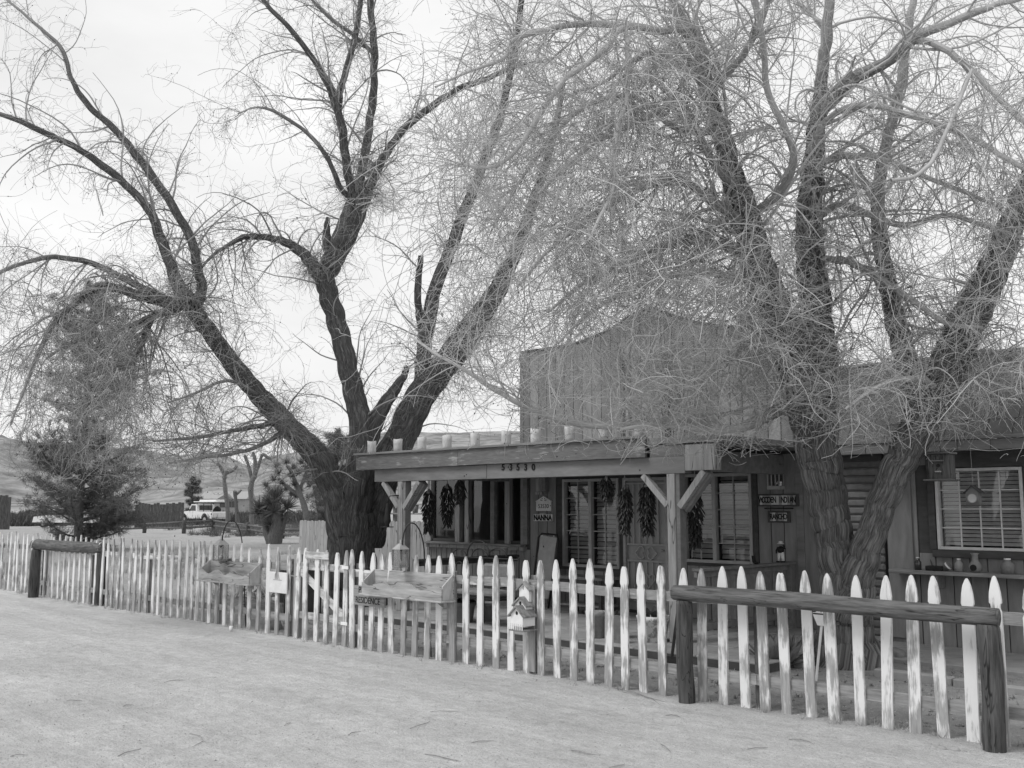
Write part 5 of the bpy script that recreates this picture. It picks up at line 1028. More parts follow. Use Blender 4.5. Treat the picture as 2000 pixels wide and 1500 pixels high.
# watering shield shaped stone and low table under the window
g = P(1240, 1250, z=HZ); t = thing('garden_plaque', (g.x, 9.45, HZ), 'small arched grey stone plaque standing at the patio edge', 'plaque')
MB().prism([(g.x - .11, HZ), (g.x + .11, HZ), (g.x + .11, HZ + .22)] + [(g.x + .11 * math.cos(s), HZ + .22 + .1 * math.sin(s)) for s in np.linspace(.2, math.pi - .2, 8)] + [(g.x - .11, HZ + .22)], 9.42, 9.46).build('stone', 'midgrey', t)
a = P(1108, 1125, y=11.7); b = P(1200, 1125, y=11.7)
t = thing('porch_table', (a.x, 11.6, HZ), 'low dark wooden table under the window left of the door', 'table')
bx('table_top', 'midgrey', t, a.x, b.x, 11.4, 11.9, .62, .66)
for x in (a.x + .03, b.x - .08):
    for yy in (11.42, 11.83): bx('leg', 'dark_trim', t, x, x + .05, yy, yy + .05, HZ, .619)
bx('drawer', 'dark_trim', t, a.x + .1, b.x - .1, 11.41, 11.43, .48, .615); bx('lower_shelf', 'midgrey', t, a.x + .04, b.x - .04, 11.44, 11.86, .22, .25)
# shovel leaning behind the pickets
a = P(1311, 1290, y=8.6); a.z = .02
t = thing('shovel', (a.x, 8.6, 0), 'black short shovel with its blade down behind the fence by the log rail', 'shovel')
MB().add([(a.x - .09, 8.6, .17), (a.x + .09, 8.6, .17), (a.x + .1, 8.58, .07), (a.x + .03, 8.57, -.02), (a.x - .03, 8.57, -.02), (a.x - .1, 8.58, .07), (a.x - .09, 8.615, .17), (a.x + .09, 8.615, .17), (a.x + .1, 8.6, .07), (a.x + .03, 8.59, -.02), (a.x - .03, 8.59, -.02), (a.x - .1, 8.6, .07)], [(0, 1, 2, 3, 4, 5), (11, 10, 9, 8, 7, 6)] + [(i, i + 6, (i + 1) % 6 + 6, (i + 1) % 6) for i in range(6)]).build('blade', 'blackp', t)
MB().tube([(a.x, 8.61, .16), (a.x + .01, 8.75, .75)], .017, 7).build('handle', 'blackp', t)
# figurine on the right railing
c = P(1550, 1090, x=-6.95); yy = min(c.y, 12.0); s = 1.0
t = thing('cowboy_figurine', (-6.95, yy, .972), 'small figurine with pale hat and trousers, arm raised, on the right porch rail', 'figurine')
for dx in (-.026, .026): MB().tube([(-6.95 + dx * 1.25, yy, .985), (-6.95 + dx, yy, 1.05), (-6.95 + dx * .7, yy, 1.10)], [.018, .022, .026], 8).build('leg', 'white', t, True)
for dx in (-.034, .034): MB().bbox(-6.95 + dx - .02, -6.95 + dx + .02, yy - .04, yy + .015, .971, .99, .005).build('boot', 'blackp', t)
MB().tube([(-6.95, yy, 1.095), (-6.95, yy, 1.13), (-6.95, yy, 1.165), (-6.95, yy, 1.18)], [.036, .042, .038, .018], 10).build('torso', 'blackp', t, True)
MB().tube([(-6.985, yy, 1.16), (-7.01, yy - .01, 1.12), (-6.995, yy - .03, 1.09)], [.015, .013, .012], 7).build('arm', 'blackp', t, True); MB().tube([(-6.915, yy, 1.16), (-6.88, yy - .01, 1.15), (-6.90, yy - .02, 1.20)], [.015, .013, .013], 7).build('arm', 'blackp', t, True)
MB().lathe([(.006, 0), (.022, .012), (.025, .03), (.018, .045), (.004, .05)], (-6.95, yy, 1.178), 10).build('head', 'midgrey', t, True); MB().lathe([(.045, 0), (.046, .005), (.026, .008), (.024, .03), (.01, .036)], (-6.95, yy, 1.214), 12).build('hat', 'white', t, True)
# clutter on the right railing
bt = thing('boot_planter', (-6.95, 11.35, .972), 'small dark boot shaped pot on the right porch rail', 'ornament')
MB().tube([(-6.97, 11.35, 1.08), (-6.96, 11.35, 1.0), (-6.93, 11.34, .99), (-6.89, 11.33, .985)], [.025, .024, .02, .012], 8).build('boot', 'blackp', bt, True)
# right window shelf clutter
sz = .9465
def bottle(u, r, h, m_, label, yy=12.1, cap='white'):
    c = P(u, 1105, y=yy); t = thing('bottle', (c.x, yy, sz), label, 'bottle', 'bottles on the window shelf')
    MB().lathe([(r, 0), (r * 1.02, h * .62), (r * .5, h * .8), (r * .45, h * .92)], (c.x, yy, sz), 12).build('body', m_, t, True); MB().lathe([(r * .5, 0), (r * .5, h * .09)], (c.x, yy, sz + h * .92), 10).build('cap', cap, t)
bottle(1793, .04, .15, 'darkglass', 'dark capped bottle at the left end of the window shelf'); bottle(1873, .045, .15, 'grey', 'pale capped jar on the window shelf right of the tipped pot'); bottle(1968, .075, .17, 'midgrey', 'squat wide jar with white cap at the right of the window shelf')
c = P(1829, 1105, y=12.1); t = thing('seed_tray', (c.x, 12.1, sz), 'black tray with dark plant on the window shelf', 'tray')
bx('tray', 'blackp', t, c.x - .11, c.x + .09, 12.03, 12.17, sz, sz + .055, .008)
MB().tube([(c.x - .05, 12.1, sz + .05), (c.x - .07, 12.1, sz + .13)], [.012, .004], 5).build('stem', 'leaf', t)
c = P(1846, 1098, y=12.1); t = thing('tipped_pot', (c.x, 12.1, sz), 'banded clay pot tipped on its side on the window shelf', 'pot'); t.rotation_euler = (0, .9, 0); t.location.z = sz + .035
for nm, prof, m_ in (('body', [(.035, -.03), (.045, .03), (.048, .031), (.048, .06), (.04, .06)], 'clay'), ('band', [(.046, .031), (.0495, .034), (.0495, .052), (.046, .055)], 'white')):
    o = MB().lathe(prof, (0, 0, 0), 14).build(nm, m_, None, True); o.parent = t
c = P(1905, 1105, y=12.1); t = thing('clay_fire_pot', (c.x, 12.1, sz), 'small clay fire pot with a dark round mouth on the window shelf', 'ornament')
MB().lathe([(.03, 0), (.06, .02), (.072, .06), (.06, .1), (.036, .13), (.034, .2), (.05, .22)], (c.x, 12.1, sz), 16).build('body', 'clay', t, True)
MB().tube([(c.x, 12.045, sz + .055), (c.x, 12.028, sz + .055)], [.036, .036], 14).build('mouth', 'ink', t)
# birdhouse hung in front of the right window
yy = 11.75; a = P(1887, 986, y=yy); b = P(1911, 962, y=yy); pk = P(1899, 950, y=yy)
t = thing('window_birdhouse', (a.x, yy, a.z), 'small house shaped feeder with a round window hanging before the right window', 'birdhouse')
xm = (a.x + b.x) / 2; MB().prism([(a.x, a.z), (b.x, a.z), (b.x, b.z), (xm, pk.z), (a.x, b.z)], yy, yy + .09).build('box', 'trim', t)
for s_, ex in ((-1, a.x - .02), (1, b.x + .03)): MB().prism([(xm, pk.z + .001), (ex, b.z - .012), (ex, b.z + .002), (xm, pk.z + .016)], yy - .02, yy + .11).build('roof', 'dark_trim', t)
bx('floor', 'dark_trim', t, a.x - .02, b.x + .03, yy - .03, yy + .1, a.z - .012, a.z - .001)
MB().tube([(xm, yy - .004, (a.z + b.z) / 2 + .005), (xm, yy - .0005, (a.z + b.z) / 2 + .005)], [.05, .05], 20).build('dial', 'blind', t); MB().tube([(xm + .052 * math.cos(s), yy - .004, (a.z + b.z) / 2 + .005 + .052 * math.sin(s)) for s in np.linspace(0, 6.283, 21)], .005, 5, False).build('ring', 'grey', t, True)
MB().tube([(xm, yy + .04, pk.z + .01), (xm - .01, yy + .05, 2.40)], .003, 4).build('cord', 'straw', t)
# dark box birdhouse hung in the tree
yy = 10.45; a = P(1814, 938, y=yy); b = P(1852, 884, y=yy)
t = thing('box_birdhouse', (a.x, yy, a.z), 'dark weathered box birdhouse hanging from the right tree trunk', 'birdhouse')
bx('box', 'log_z', t, a.x, b.x, yy, yy + .17, a.z + .012, b.z - .012); bx('floor', 'log_x', t, a.x - .03, b.x + .04, yy - .07, yy + .18, a.z - .008, a.z + .011); bx('roof', 'log_x', t, a.x - .02, b.x + .02, yy - .05, yy + .19, b.z - .011, b.z + .008)
xm = (a.x + b.x) / 2; zm = (a.z + b.z) / 2; bx('porch_roof', 'log_x', t, xm - .07, xm + .06, yy - .05, yy - .001, zm + .05, zm + .065)
MB().tube([(xm, yy - .012, zm + .01), (xm, yy - .0005, zm + .01)], [.018, .018], 12).build('entrance_hole', 'ink', t); bx('perch', 'grey', t, xm - .03, xm + .03, yy - .03, yy - .001, zm - .06, zm - .045)
MB().tube([(xm, yy + .08, b.z), (xm - .03, yy + .1, b.z + .25)], .004, 5).build('wire', 'black', t)
# ================================================================== YARD
# agave at the foot of the right tree
ga = G(1520, 1302); t = thing('agave', (ga.x, ga.y, 0), 'broad leaved agave between the log rail and the right tree trunk', 'agave')
for k in range(34):
    g = k * 2.399; el = .25 + 1.15 * (k / 34); l = .42 - .10 * k / 34; wd = .075
    d = Vector((math.cos(g) * math.cos(el), math.sin(g) * math.cos(el), math.sin(el))); sd_ = d.cross(Vector((0, 0, 1))).normalized(); up_ = sd_.cross(d); base_ = Vector((ga.x, ga.y, .03)) + Vector((math.cos(g), math.sin(g), 0)) * .06
    V = []; pf = [(0, .55, 0), (.3, 1, -.03), (.6, .85, -.01), (.85, .4, .03), (1, .02, .06)]
    for tt, wf, cu in pf: c = base_ + d * l * tt + up_ * cu * l; V += [c - sd_ * wd * wf, c - up_ * .018 * wf, c + sd_ * wd * wf]
    Fc = []
    for i in range(4): o = i * 3; Fc += [(o, o + 1, o + 4, o + 3), (o + 1, o + 2, o + 5, o + 4), (o + 2, o, o + 3, o + 5)]
    MB().add(V, Fc).build('leaf', 'agave', t, True)
# alarm sign on a stake
sp = G(1592, 1330); yy = sp.y
a = P(1588, 1190, y=yy); b = P(1628, 1224, y=yy); t = thing('yard_sign', (sp.x, yy, 0), 'small white yard sign on a pale stake at the right tree foot', 'sign')
MB().prism([(a.x + .045, b.z), (b.x - .045, b.z), (b.x, b.z + .10), (b.x, a.z), (a.x, a.z), (a.x, b.z + .10)], yy - .008, yy).build('panel', 'white', t)
bx('band', 'ink', t, a.x + .002, b.x - .002, yy - .0095, yy - .0075, b.z + .105, b.z + .118, .0005); text('lettering', 'OW', .11, (a.x + .07, yy - .0095, b.z + .16), 'ink', t, .001)
MB().tube([(sp.x, yy + .005, -.05), ((a.x + b.x) / 2 - .02, yy + .012, b.z + .05)], .013, 7).build('stake', 'white', t)
# rocks
def rock(name, c, r, seed, label, grp, sq=.7, m='rock'):
    V = []; Fc = []; nu, nv = 14, 9
    for j in range(nv + 1):
        th = math.pi * j / nv
        for i in range(nu):
            g = 2 * math.pi * i / nu; d = Vector((math.sin(th) * math.cos(g), math.sin(th) * math.sin(g), math.cos(th))); k = 1 + .35 * mnoise.noise(d * 1.3 + Vector((seed * 7.1, 0, 0))) + .15 * mnoise.noise(d * 3.5 + Vector((seed, 3, 0))); V.append(Vector(c) + Vector((d.x * r * k, d.y * r * k * .85, d.z * r * k * sq)))
    for j in range(nv):
        for i in range(nu): Fc.append((j * nu + i, j * nu + (i + 1) % nu, (j + 1) * nu + (i + 1) % nu, (j + 1) * nu + i))
    o = MB().add(V, Fc).build(name, m, None, True, off=(c[0], c[1], 0)); tag(o, label, 'rock', grp)
for i, (u, v, r, lab) in enumerate(((1745, 1290, .16, 'rounded grey rock right of the right tree foot'), (1790, 1292, .10, 'smaller rock beside the rounded rock at the right tree foot'), (1885, 1262, .17, 'rough boulder behind the log rail near the right end'), (1690, 1300, .12, 'flat rock half buried at the right tree foot'), (520, 1230, .14, 'single pale rock at the foot of the fence left of the gate'))):
    g = G(u, v); rock('rock', (g.x, g.y + (.12 if u == 520 else 0), .03), r, i + 2, lab, 'rocks in the yard')
# mushroom ornament
g = G(1985, 1278); t = thing('mushroom_ornament', (g.x, g.y, 0), 'dark garden mushroom ornament at the far right behind the fence', 'ornament')
MB().lathe([(.035, 0), (.022, .06), (.02, .17)], (g.x, g.y, 0), 10).build('stalk', 'midgrey', t, True); MB().lathe([(.02, 0), (.12, .0), (.11, .035), (.06, .065), (.01, .075)], (g.x, g.y, .17), 14).build('cap', 'midgrey', t, True)
# dark crate and woodpile behind the left run
g = G(508, 1205); t = thing('storage_crate', (g.x, g.y + .5, 0), 'dark tall slatted crate behind the pickets left of the gate', 'crate')
for k in range(4): bx('slat', 'log_z', t, g.x - .32 + k * .165, g.x - .32 + k * .165 + .155, g.y + .5, g.y + .53, .0, .78)
bx('box', 'dark_trim', t, g.x - .32, g.x + .335, g.y + .531, g.y + .9, 0, .77)
g = G(440, 1195)
t = thing('woodpile', (g.x, g.y + .6, 0), 'loose pile of pale sticks behind the left planter box', 'woodpile')
for k in range(26):
    c = Vector((g.x + random.uniform(-.6, .6), g.y + .6 + random.uniform(-.2, .2), random.uniform(.03, .38))); d = Vector((random.uniform(-1, 1), random.uniform(-.4, .4), random.uniform(-.5, .5))).normalized() * random.uniform(.25, .5)
    MB().tube([c - d, c + d], [.018, .012], 6).build('stick', 'straw', t)
bx('edging_board', 'oldwood_x', t, g.x - 1.0, g.x + 1.2, g.y + .3, g.y + .34, 0, .2)
# tall dog eared board fence behind the left tree
YF = 12.9; x0, x1 = P(585, 1030, y=YF).x, P(846, 1030, y=YF).x
t = thing('board_fence', (x0, YF, 0), 'tall pale board fence behind the forked tree and left porch post', 'fence'); x = x0; k = 0
zt = P(700, 1016, y=YF).z
while x < x1:
    wd = .135; h = zt + random.uniform(-.012, .012) - (.02 if x < P(650, 1030, y=YF).x else 0)
    pl = [(x, 0), (x + wd, 0), (x + wd, h - .05)] + [(x + wd / 2 + wd / 2 * math.cos(s), h - .05 + .05 * math.sin(s)) for s in np.linspace(.3, math.pi - .3, 6)] + [(x, h - .05)]
    MB().prism(pl, YF, YF + .02).build('board', 'post', t); x += wd + .005; k += 1
for z in (.35, 1.1): bx('rail', 'oldwood_x', t, x0, x1, YF + .021, YF + .06, z, z + .09)
# outdoor shelf behind the board fence
a = P(770, 960, y=14.2); t = thing('garden_shelf', (a.x, 14.2, 0), 'cluttered garden shelf rising behind the board fence at the left porch post', 'shelf')
for u in (722, 770, 835): c = P(u, 950, y=14.2); bx('upright', 'trim', t, c.x - .04, c.x + .04, 14.2, 14.28, 0, 1.98)
q0, q1 = P(715, 950, y=14.2).x, P(842, 950, y=14.2).x
for v in (955, 985, 1003): z = P(780, v, y=14.2).z; bx('shelf_board', 'oldwood_x', t, q0, q1, 14.10, 14.19, z - .02, z + .015)
for u, v, m_, lab in ((765, 985, 'white', 'white tin on the garden shelf just left of the porch post'), (812, 985, 'blind', 'pale pot on the garden shelf right of the porch post'), (815, 1003, 'clay', 'clay pot on the lowest garden shelf right of the porch post')):
    x = P(u, 980, y=14.2).x; z = P(780, v, y=14.2).z + .016; t2 = thing('shelf_pot', (x, 14.14, z), lab, 'pot', 'pots on the garden shelf')
    MB().lathe([(.06, 0), (.08, .17), (.075, .17)], (x, 14.145, z), 10).build('body', m_, t2, True); MB().lathe([(.055, 0), (.02, .06)], (x, 14.145, z + .171), 8).build('plant', 'leaf', t2, True)
# ================================================================== BEYOND THE FENCE
def at(u, v):                                            # ground point under a far pixel
    return G(u, v)
def needle_tree(name, base, H_, prof, label, nb, seed, trunk_r, L_=.17, lean=0, dens=1.0):
    """whorled branches carrying brushes of needles; prof(h) gives branch length at relative height h"""
    r_ = np.random.default_rng(seed); t = thing(name, base, label, 'tree', 'needle trees beyond the fence'); b = np.array(base)
    pr = np.array([[b[0] + lean * s * H_, b[1], b[2] + s * H_, trunk_r * (1 - .85 * s) + .015] for s in np.linspace(-.02, 1, 14)])
    V, f, uv, rd = stem_tube(pr, 10, seed); np_mesh('trunk', 'pinebark', V, f, t)
    BP, BT = [], []; mb = Twigs()
    for k in range(nb):
        h = (k + r_.random()) / nb; l = prof(h) * r_.uniform(.65, 1.1)
        if l < .08: continue
        g = r_.uniform(0, 6.283); p = np.array([b[0] + lean * h * H_, b[1], b[2] + h * H_]); d = np.array([math.cos(g), math.sin(g), r_.uniform(-.1, .35)]); K = 9; pts = [p]
        for i in range(K - 1): d = unit(d + r_.normal(size=3) * .10 + np.array([0, 0, .05])); pts.append(pts[-1] + d * l / (K - 1))
        pts = np.array(pts); mb.add(pts[None], np.linspace(.028, .006, K)[None] * (l / 2 + .4), 4)
        for i in range(2, K):
            for q in range(int((2 + l * 1.3) * dens * (1 if h < .4 or dens < 1.2 else .6))):
                e = unit(pts[i] - pts[i - 1] + r_.normal(size=3) * .8); ln = l * r_.uniform(.06, .26); BP.append(pts[i] + e * ln * r_.uniform(.1, 1)); BT.append(e)
    v_, f_, r2 = np.vstack(mb.V), np.vstack(mb.F), np.concatenate(mb.R); np_mesh('branches', 'pinebark', v_, f_, t)
    BP = np.array(BP); BT = np.array(BT); n = len(BP); q = 22
    d = unit(BT[:, None, :] * .75 + r_.normal(size=(n, q, 3)) * .62); l = L_ * r_.uniform(.6, 1.2, (n, q, 1)); st = BP[:, None, :] + r_.normal(size=(n, q, 3)) * .05
    s_ = unit(np.cross(d, r_.normal(size=(n, q, 3)))) * L_ * .045
    V = np.stack([st - s_, st + s_, st + d * l], 2).reshape(-1, 3); np_mesh('crown', 'needle', V, np.arange(len(V)).reshape(-1, 3), t, smooth=False)
    return t
pb = P(152, 1062, D=38.0); pb.z = gz(pb.x, pb.y)
def pp1(h):
    return float(np.interp(h, [0, .06, .12, .25, .36, .42, .5, .6, .72, .85, .95, 1], [1.2, 2.6, 3.1, 2.9, 2.3, .9, 1.5, 2.7, 2.5, 2.0, 1.3, .3]))
needle_tree('pine_tree', pb, 10.2, pp1, 'tall dark pine tree beyond the left run of picket fence', 150, 3, .16, .2, .012, 1.3)
pb = P(655, 1050, D=44.0); pb.z = gz(pb.x, pb.y)
needle_tree('pine_tree', pb, 4.9, lambda h: float(np.interp(h, [0, .15, .5, .8, 1], [.6, 1.7, 2.0, 1.5, .3])), 'grey needled tree behind the trunk of the forked tree', 70, 5, .12, .2, 0, 1.0)
def rosettes(name, pts, L_, m, parent, n=70, seed=1, droop=.0, wid=.035):
    r_ = np.random.default_rng(seed); VV = []
    for c, ax in pts:
        c = np.array(c); ax = unit(np.array(ax, float)); d = unit(r_.normal(size=(n, 3)) + ax * 1.1); l = L_ * r_.uniform(.7, 1.1, (n, 1)); s_ = unit(np.cross(d, r_.normal(size=(n, 3)))) * L_ * wid
        VV.append(np.stack([c + s_ * .6, c - s_ * .6, c + d * l * .5 - s_, c + d * l], 1)); VV[-1] = np.stack([c + 0 * d - s_, c + 0 * d + s_, c + d * l + np.array([0, 0, -droop]) * l], 1)
    V = np.vstack(VV).reshape(-1, 3); return np_mesh(name, m, V, np.arange(len(V)).reshape(-1, 3), parent, smooth=False)
def joshua(name, D, limbs, label, heads, grp, seed, L_=.35, cat='joshua tree', m='thatch'):
    b = G(*limbs[0][0][:2]); D = float((np.array(b) - C0) @ FW); t = thing(name, b, label, cat, grp)
    for li, pl in enumerate(limbs):
        pr = catmull([(*P(u, v, D=D + (li % 3 - 1) * .25 * (k / len(pl))), r * .62 * D / F) for k, (u, v, r) in enumerate(pl)], 6); pr = np.vstack([pr, pr[-1] + (pr[-1] - pr[-2]) * np.array([.3, .3, .3, 0]), pr[-1] + (pr[-1] - pr[-2]) * np.array([.4, .4, .4, 0])]); pr[-1, 3] = .004; V, f, uv, rd = stem_tube(pr, 9, seed + li, .3)
        np_mesh('trunk' if li == 0 else 'branch', m, V, f, t)
    if heads:
        rr = random.Random(seed); rosettes('leaves', [(P(u, v, D=D + rr.uniform(-.5, .5)), (rr.uniform(-.6, .6), rr.uniform(-.6, .6), .8)) for u, v in heads], L_ * D / 50, 'yucca', t, 110, seed)
    return t
JG = 'joshua trees beyond the fence'
joshua('joshua_tree', 58, [[(446, 1040, 7), (444, 990, 6.5), (438, 940, 6), (442, 920, 6)], [(441, 935, 5), (432, 915, 5), (425, 905, 5)], [(442, 925, 5), (455, 918, 5), (462, 910, 4)]], 'slim bare joshua tree trunk just right of the white truck', None, JG, 4)
joshua('joshua_tree', 57, [[(463, 1030, 6), (462, 990, 5.5), (459, 965, 5), (460, 960, 5)], [(460, 968, 4), (466, 962, 4), (471, 957, 3)]], 'short stubby joshua trunk between two taller bare ones', None, JG, 5)
joshua('joshua_tree', 55, [[(492, 1035, 8), (491, 990, 7), (490, 950, 8), (497, 930, 8)], [(493, 940, 6), (484, 905, 5), (478, 890, 5)], [(497, 935, 6), (498, 900, 5.5), (494, 884, 5)], [(498, 930, 6), (508, 900, 5), (513, 888, 5), (523, 893, 5), (529, 896, 4)]], 'bare joshua tree with three pruned arms against the hills', None, JG, 6)
joshua('joshua_tree', 52, [[(604, 1030, 12), (595, 990, 10), (586, 965, 9), (578, 945, 8)], [(625, 1035, 10), (622, 980, 9), (615, 950, 8)], [(590, 972, 7), (560, 950, 6), (545, 935, 5)], [(582, 955, 6), (570, 925, 5), (560, 910, 4)], [(584, 958, 6), (596, 930, 5), (598, 915, 4)]], 'bushy joshua tree with many spiky heads left of the forked trunk',
       [(520, 950), (535, 938), (545, 925), (552, 945), (560, 905), (565, 930), (572, 915), (575, 948), (585, 925), (590, 905), (597, 938), (600, 915), (548, 962), (530, 965), (570, 968), (585, 960), (558, 955), (540, 912), (606, 950), (578, 972)], JG, 7, .42)
joshua('yucca_plant', 34, [[(535, 1062, 24), (538, 1030, 19), (540, 985, 12)], [(528, 1061, 16), (518, 1030, 10), (512, 1005, 8)], [(540, 1060, 14), (556, 1015, 9), (563, 1000, 6)]], 'spiky yucca clump with shaggy trunks left of the pale board fence', [(540, 975), (541, 985), (540, 968), (508, 995), (505, 1002), (527, 985), (560, 992), (518, 1010), (535, 1000), (545, 1010), (528, 1025), (515, 1000)], None, 9, .85, 'yucca')
# dark stockade fence and split rail fence
def line_fence(name, D0, u0, u1, v0, v1, label, wpx, m='log_z'):
    a = P(u0, v1, D=D0); b = P(u1, v1, D=D0); t = thing(name, (a.x, a.y, gz(a.x, a.y)), label, 'fence'); n = int((u1 - u0) / wpx); hgt = (v1 - v0) * D0 / F; zb = gz((a.x + b.x) / 2, (a.y + b.y) / 2)
    dirv = (b - a); dirv.z = 0; l = dirv.length; dirv.normalize(); nrm = Vector((-dirv.y, dirv.x, 0))
    for k in range(n):
        c = a + dirv * l * (k + .5) / n; hw = l / n * .47; h = hgt * random.uniform(.93, 1.03); c.z = zb
        q = [c - dirv * hw, c + dirv * hw, c + dirv * hw + nrm * .025, c - dirv * hw + nrm * .025]
        MB().add(q + [p + Vector((0, 0, h)) for p in q], [(3, 2, 1, 0), (4, 5, 6, 7), (0, 1, 5, 4), (1, 2, 6, 5), (2, 3, 7, 6), (3, 0, 4, 7)]).build('board', m, t)
    return t
line_fence('stockade_fence', 76, 262, 358, 984, 1032, 'dark weathered stockade fence left of the white truck', 6)
line_fence('stockade_fence', 70, -30, 18, 974, 1040, 'dark board fence at the far left edge behind the pine', 6)
t = None; rp = [(205, 1042, 1022), (282, 1041, 1019), (359, 1042, 1016), (416, 1040, 1012), (484, 1046, 1020), (551, 1052, 1030), (604, 1054, 1030)]
pts_ = [(G(u, v), (v - v2)) for u, v, v2 in rp]
t = thing('split_rail_fence', pts_[2][0], 'low dark split rail fence crossing the open ground before the truck', 'fence')
tops = []
for (g, hp), (u, v, v2) in zip(pts_, rp):
    D = float((np.array(g) - C0) @ FW); h = hp * D / F; tops.append((g, h)); log('post', (g.x, g.y, g.z - .05), (g.x, g.y, g.z + h), .13, .12, 'log_z', t, 7, 4, u)
for (a, ha), (b, hb) in zip(tops[:-1], tops[1:]):
    for fr_ in (.42, .82):
        p0 = Vector((a.x, a.y, a.z + ha * fr_ + random.uniform(-.05, .05))); p1 = Vector((b.x, b.y, b.z + hb * fr_ + random.uniform(-.05, .05))); log('rail', p0, p1, .07, .06, 'log_x', t, 6, 5, fr_)
# white pickup truck
def vehicle_wheel(x, y_, r, parent):
    o = MB().tube([(x, y_ - .12, r), (x, y_ + .12, r)], [r, r], 18).build('wheel', 'tyre', parent); MB().tube([(x, y_ - .125, r), (x, y_ + .125, r)], [r * .55, r * .55], 14).build('rim', 'grey', o); return o
g = G(397, 1023); tk = thing('pickup_truck', (0, 0, 0), 'old white pickup truck with a cargo rack parked beyond the split rail fence', 'truck')
def arch(cx, r, z, n=8): return [(cx + r * math.cos(s), z + r * math.sin(s)) for s in np.linspace(0, math.pi, n)]
lo = .5
MB().prism([(-2.5, lo), (-2.52, 1.12), (-.35, 1.12), (-.35, lo)] + arch(-1.45, .48, .5)[0:0] + [(-.95, lo)] + arch(-1.45, .48, .5) + [(-1.95, lo)], -.98, .98).build('bed', 'truck', tk)
MB().prism([(-.34, lo), (-.34, 1.15), (-.25, 1.78), (.55, 1.80), (1.0, 1.18), (2.35, 1.08), (2.5, .95), (2.5, lo + .05), (2.15, lo)] + arch(1.68, .46, .5) + [(1.2, lo)], -.95, .95).build('cab', 'truck', tk)
for s_ in (-1, 1):
    y0 = s_ * .952; MB().prism([(-.12, 1.2), (-.08, 1.68), (.5, 1.70), (.85, 1.2)], min(y0, y0 + s_ * .01), max(y0, y0 + s_ * .01)).build('side_window', 'darkglass', tk)
    MB().prism([(.30, .56), (.30, 1.18), (.32, 1.18), (.32, .56)], min(y0, y0 + s_ * .004), max(y0, y0 + s_ * .004)).build('door_seam', 'ink', tk)
    bx('tail_light', 'ink', tk, -2.53, -2.44, s_ * .985 - .02, s_ * .985 + .02, .82, .98); bx('mirror', 'blackp', tk, .78, .9, s_ * 1.0 - .07, s_ * 1.0 + .07, 1.2, 1.34)
MB().add([(.58, -.8, 1.76), (.58, .8, 1.76), (.98, .85, 1.22), (.98, -.85, 1.22)], [(0, 1, 2, 3)]).build('windscreen', 'darkglass', tk)
bx('rear_window', 'darkglass', tk, -.33, -.30, -.7, .7, 1.25, 1.68); bx('tailgate', 'blind', tk, -2.56, -2.50, -.8, .8, .62, 1.0); bx('bumper', 'steel', tk, -2.72, -2.57, -.95, .95, .45, .6); bx('bumper', 'steel', tk, 2.51, 2.64, -.95, .95, .45, .65)
for x in (-2.3, -1.2, -.2):
    for s_ in (-1, 1): bx('rack_post', 'blackp', tk, x - .025, x + .025, s_ * .9 - .025, s_ * .9 + .025, 1.12, 1.86)
for s_ in (-1, 1): bx('rack_rail', 'blackp', tk, -2.4, .7, s_ * .9 - .03, s_ * .9 + .03, 1.86, 1.92)
for x in (-2.3, -1.2, -.2, .6): bx('rack_bar', 'blackp', tk, x - .03, x + .03, -.9, .9, 1.925, 1.96)
bx('cargo_box', 'truck', tk, -2.2, .3, -.7, .3, 1.965, 2.2, .03); bx('cargo_board', 'truck', tk, -2.6, .5, .35, .8, 1.965, 2.05, .02)
MB().tube([(-1.9, -.2, 1.14), (-1.9, .1, 1.35)], [.34, .34], 14).build('spare_wheel', 'tyre', tk)
for x in (-1.45, 1.68):
    for s_ in (-1, 1): vehicle_wheel(x, s_ * .83, .39, tk)
tk.location = (g.x, g.y, gz(g.x, g.y)); tk.rotation_euler.z = math.radians(188)
# white car behind the pine
g = G(128, 1030); cr_ = thing('parked_car', (0, 0, 0), 'pale parked car glimpsed through the lower pine branches', 'car')
MB().prism([(-2.2, .35), (-2.25, .85), (-1.7, .95), (1.0, .95), (2.1, .82), (2.2, .4)], -.85, .85).build('body', 'truck', cr_); MB().prism([(-1.5, .95), (-1.0, 1.4), (.3, 1.42), (.95, .95)], -.74, .74).build('cabin', 'darkglass', cr_); MB().prism([(-1.05, 1.401), (-.98, 1.45), (.25, 1.46), (.35, 1.421)], -.7, .7).build('roof', 'truck', cr_)
for x in (-1.4, 1.35):
    for s_ in (-1, 1): vehicle_wheel(x, s_ * .72, .32, cr_)
cr_.location = (g.x, g.y, gz(g.x, g.y)); cr_.rotation_euler.z = math.radians(225)
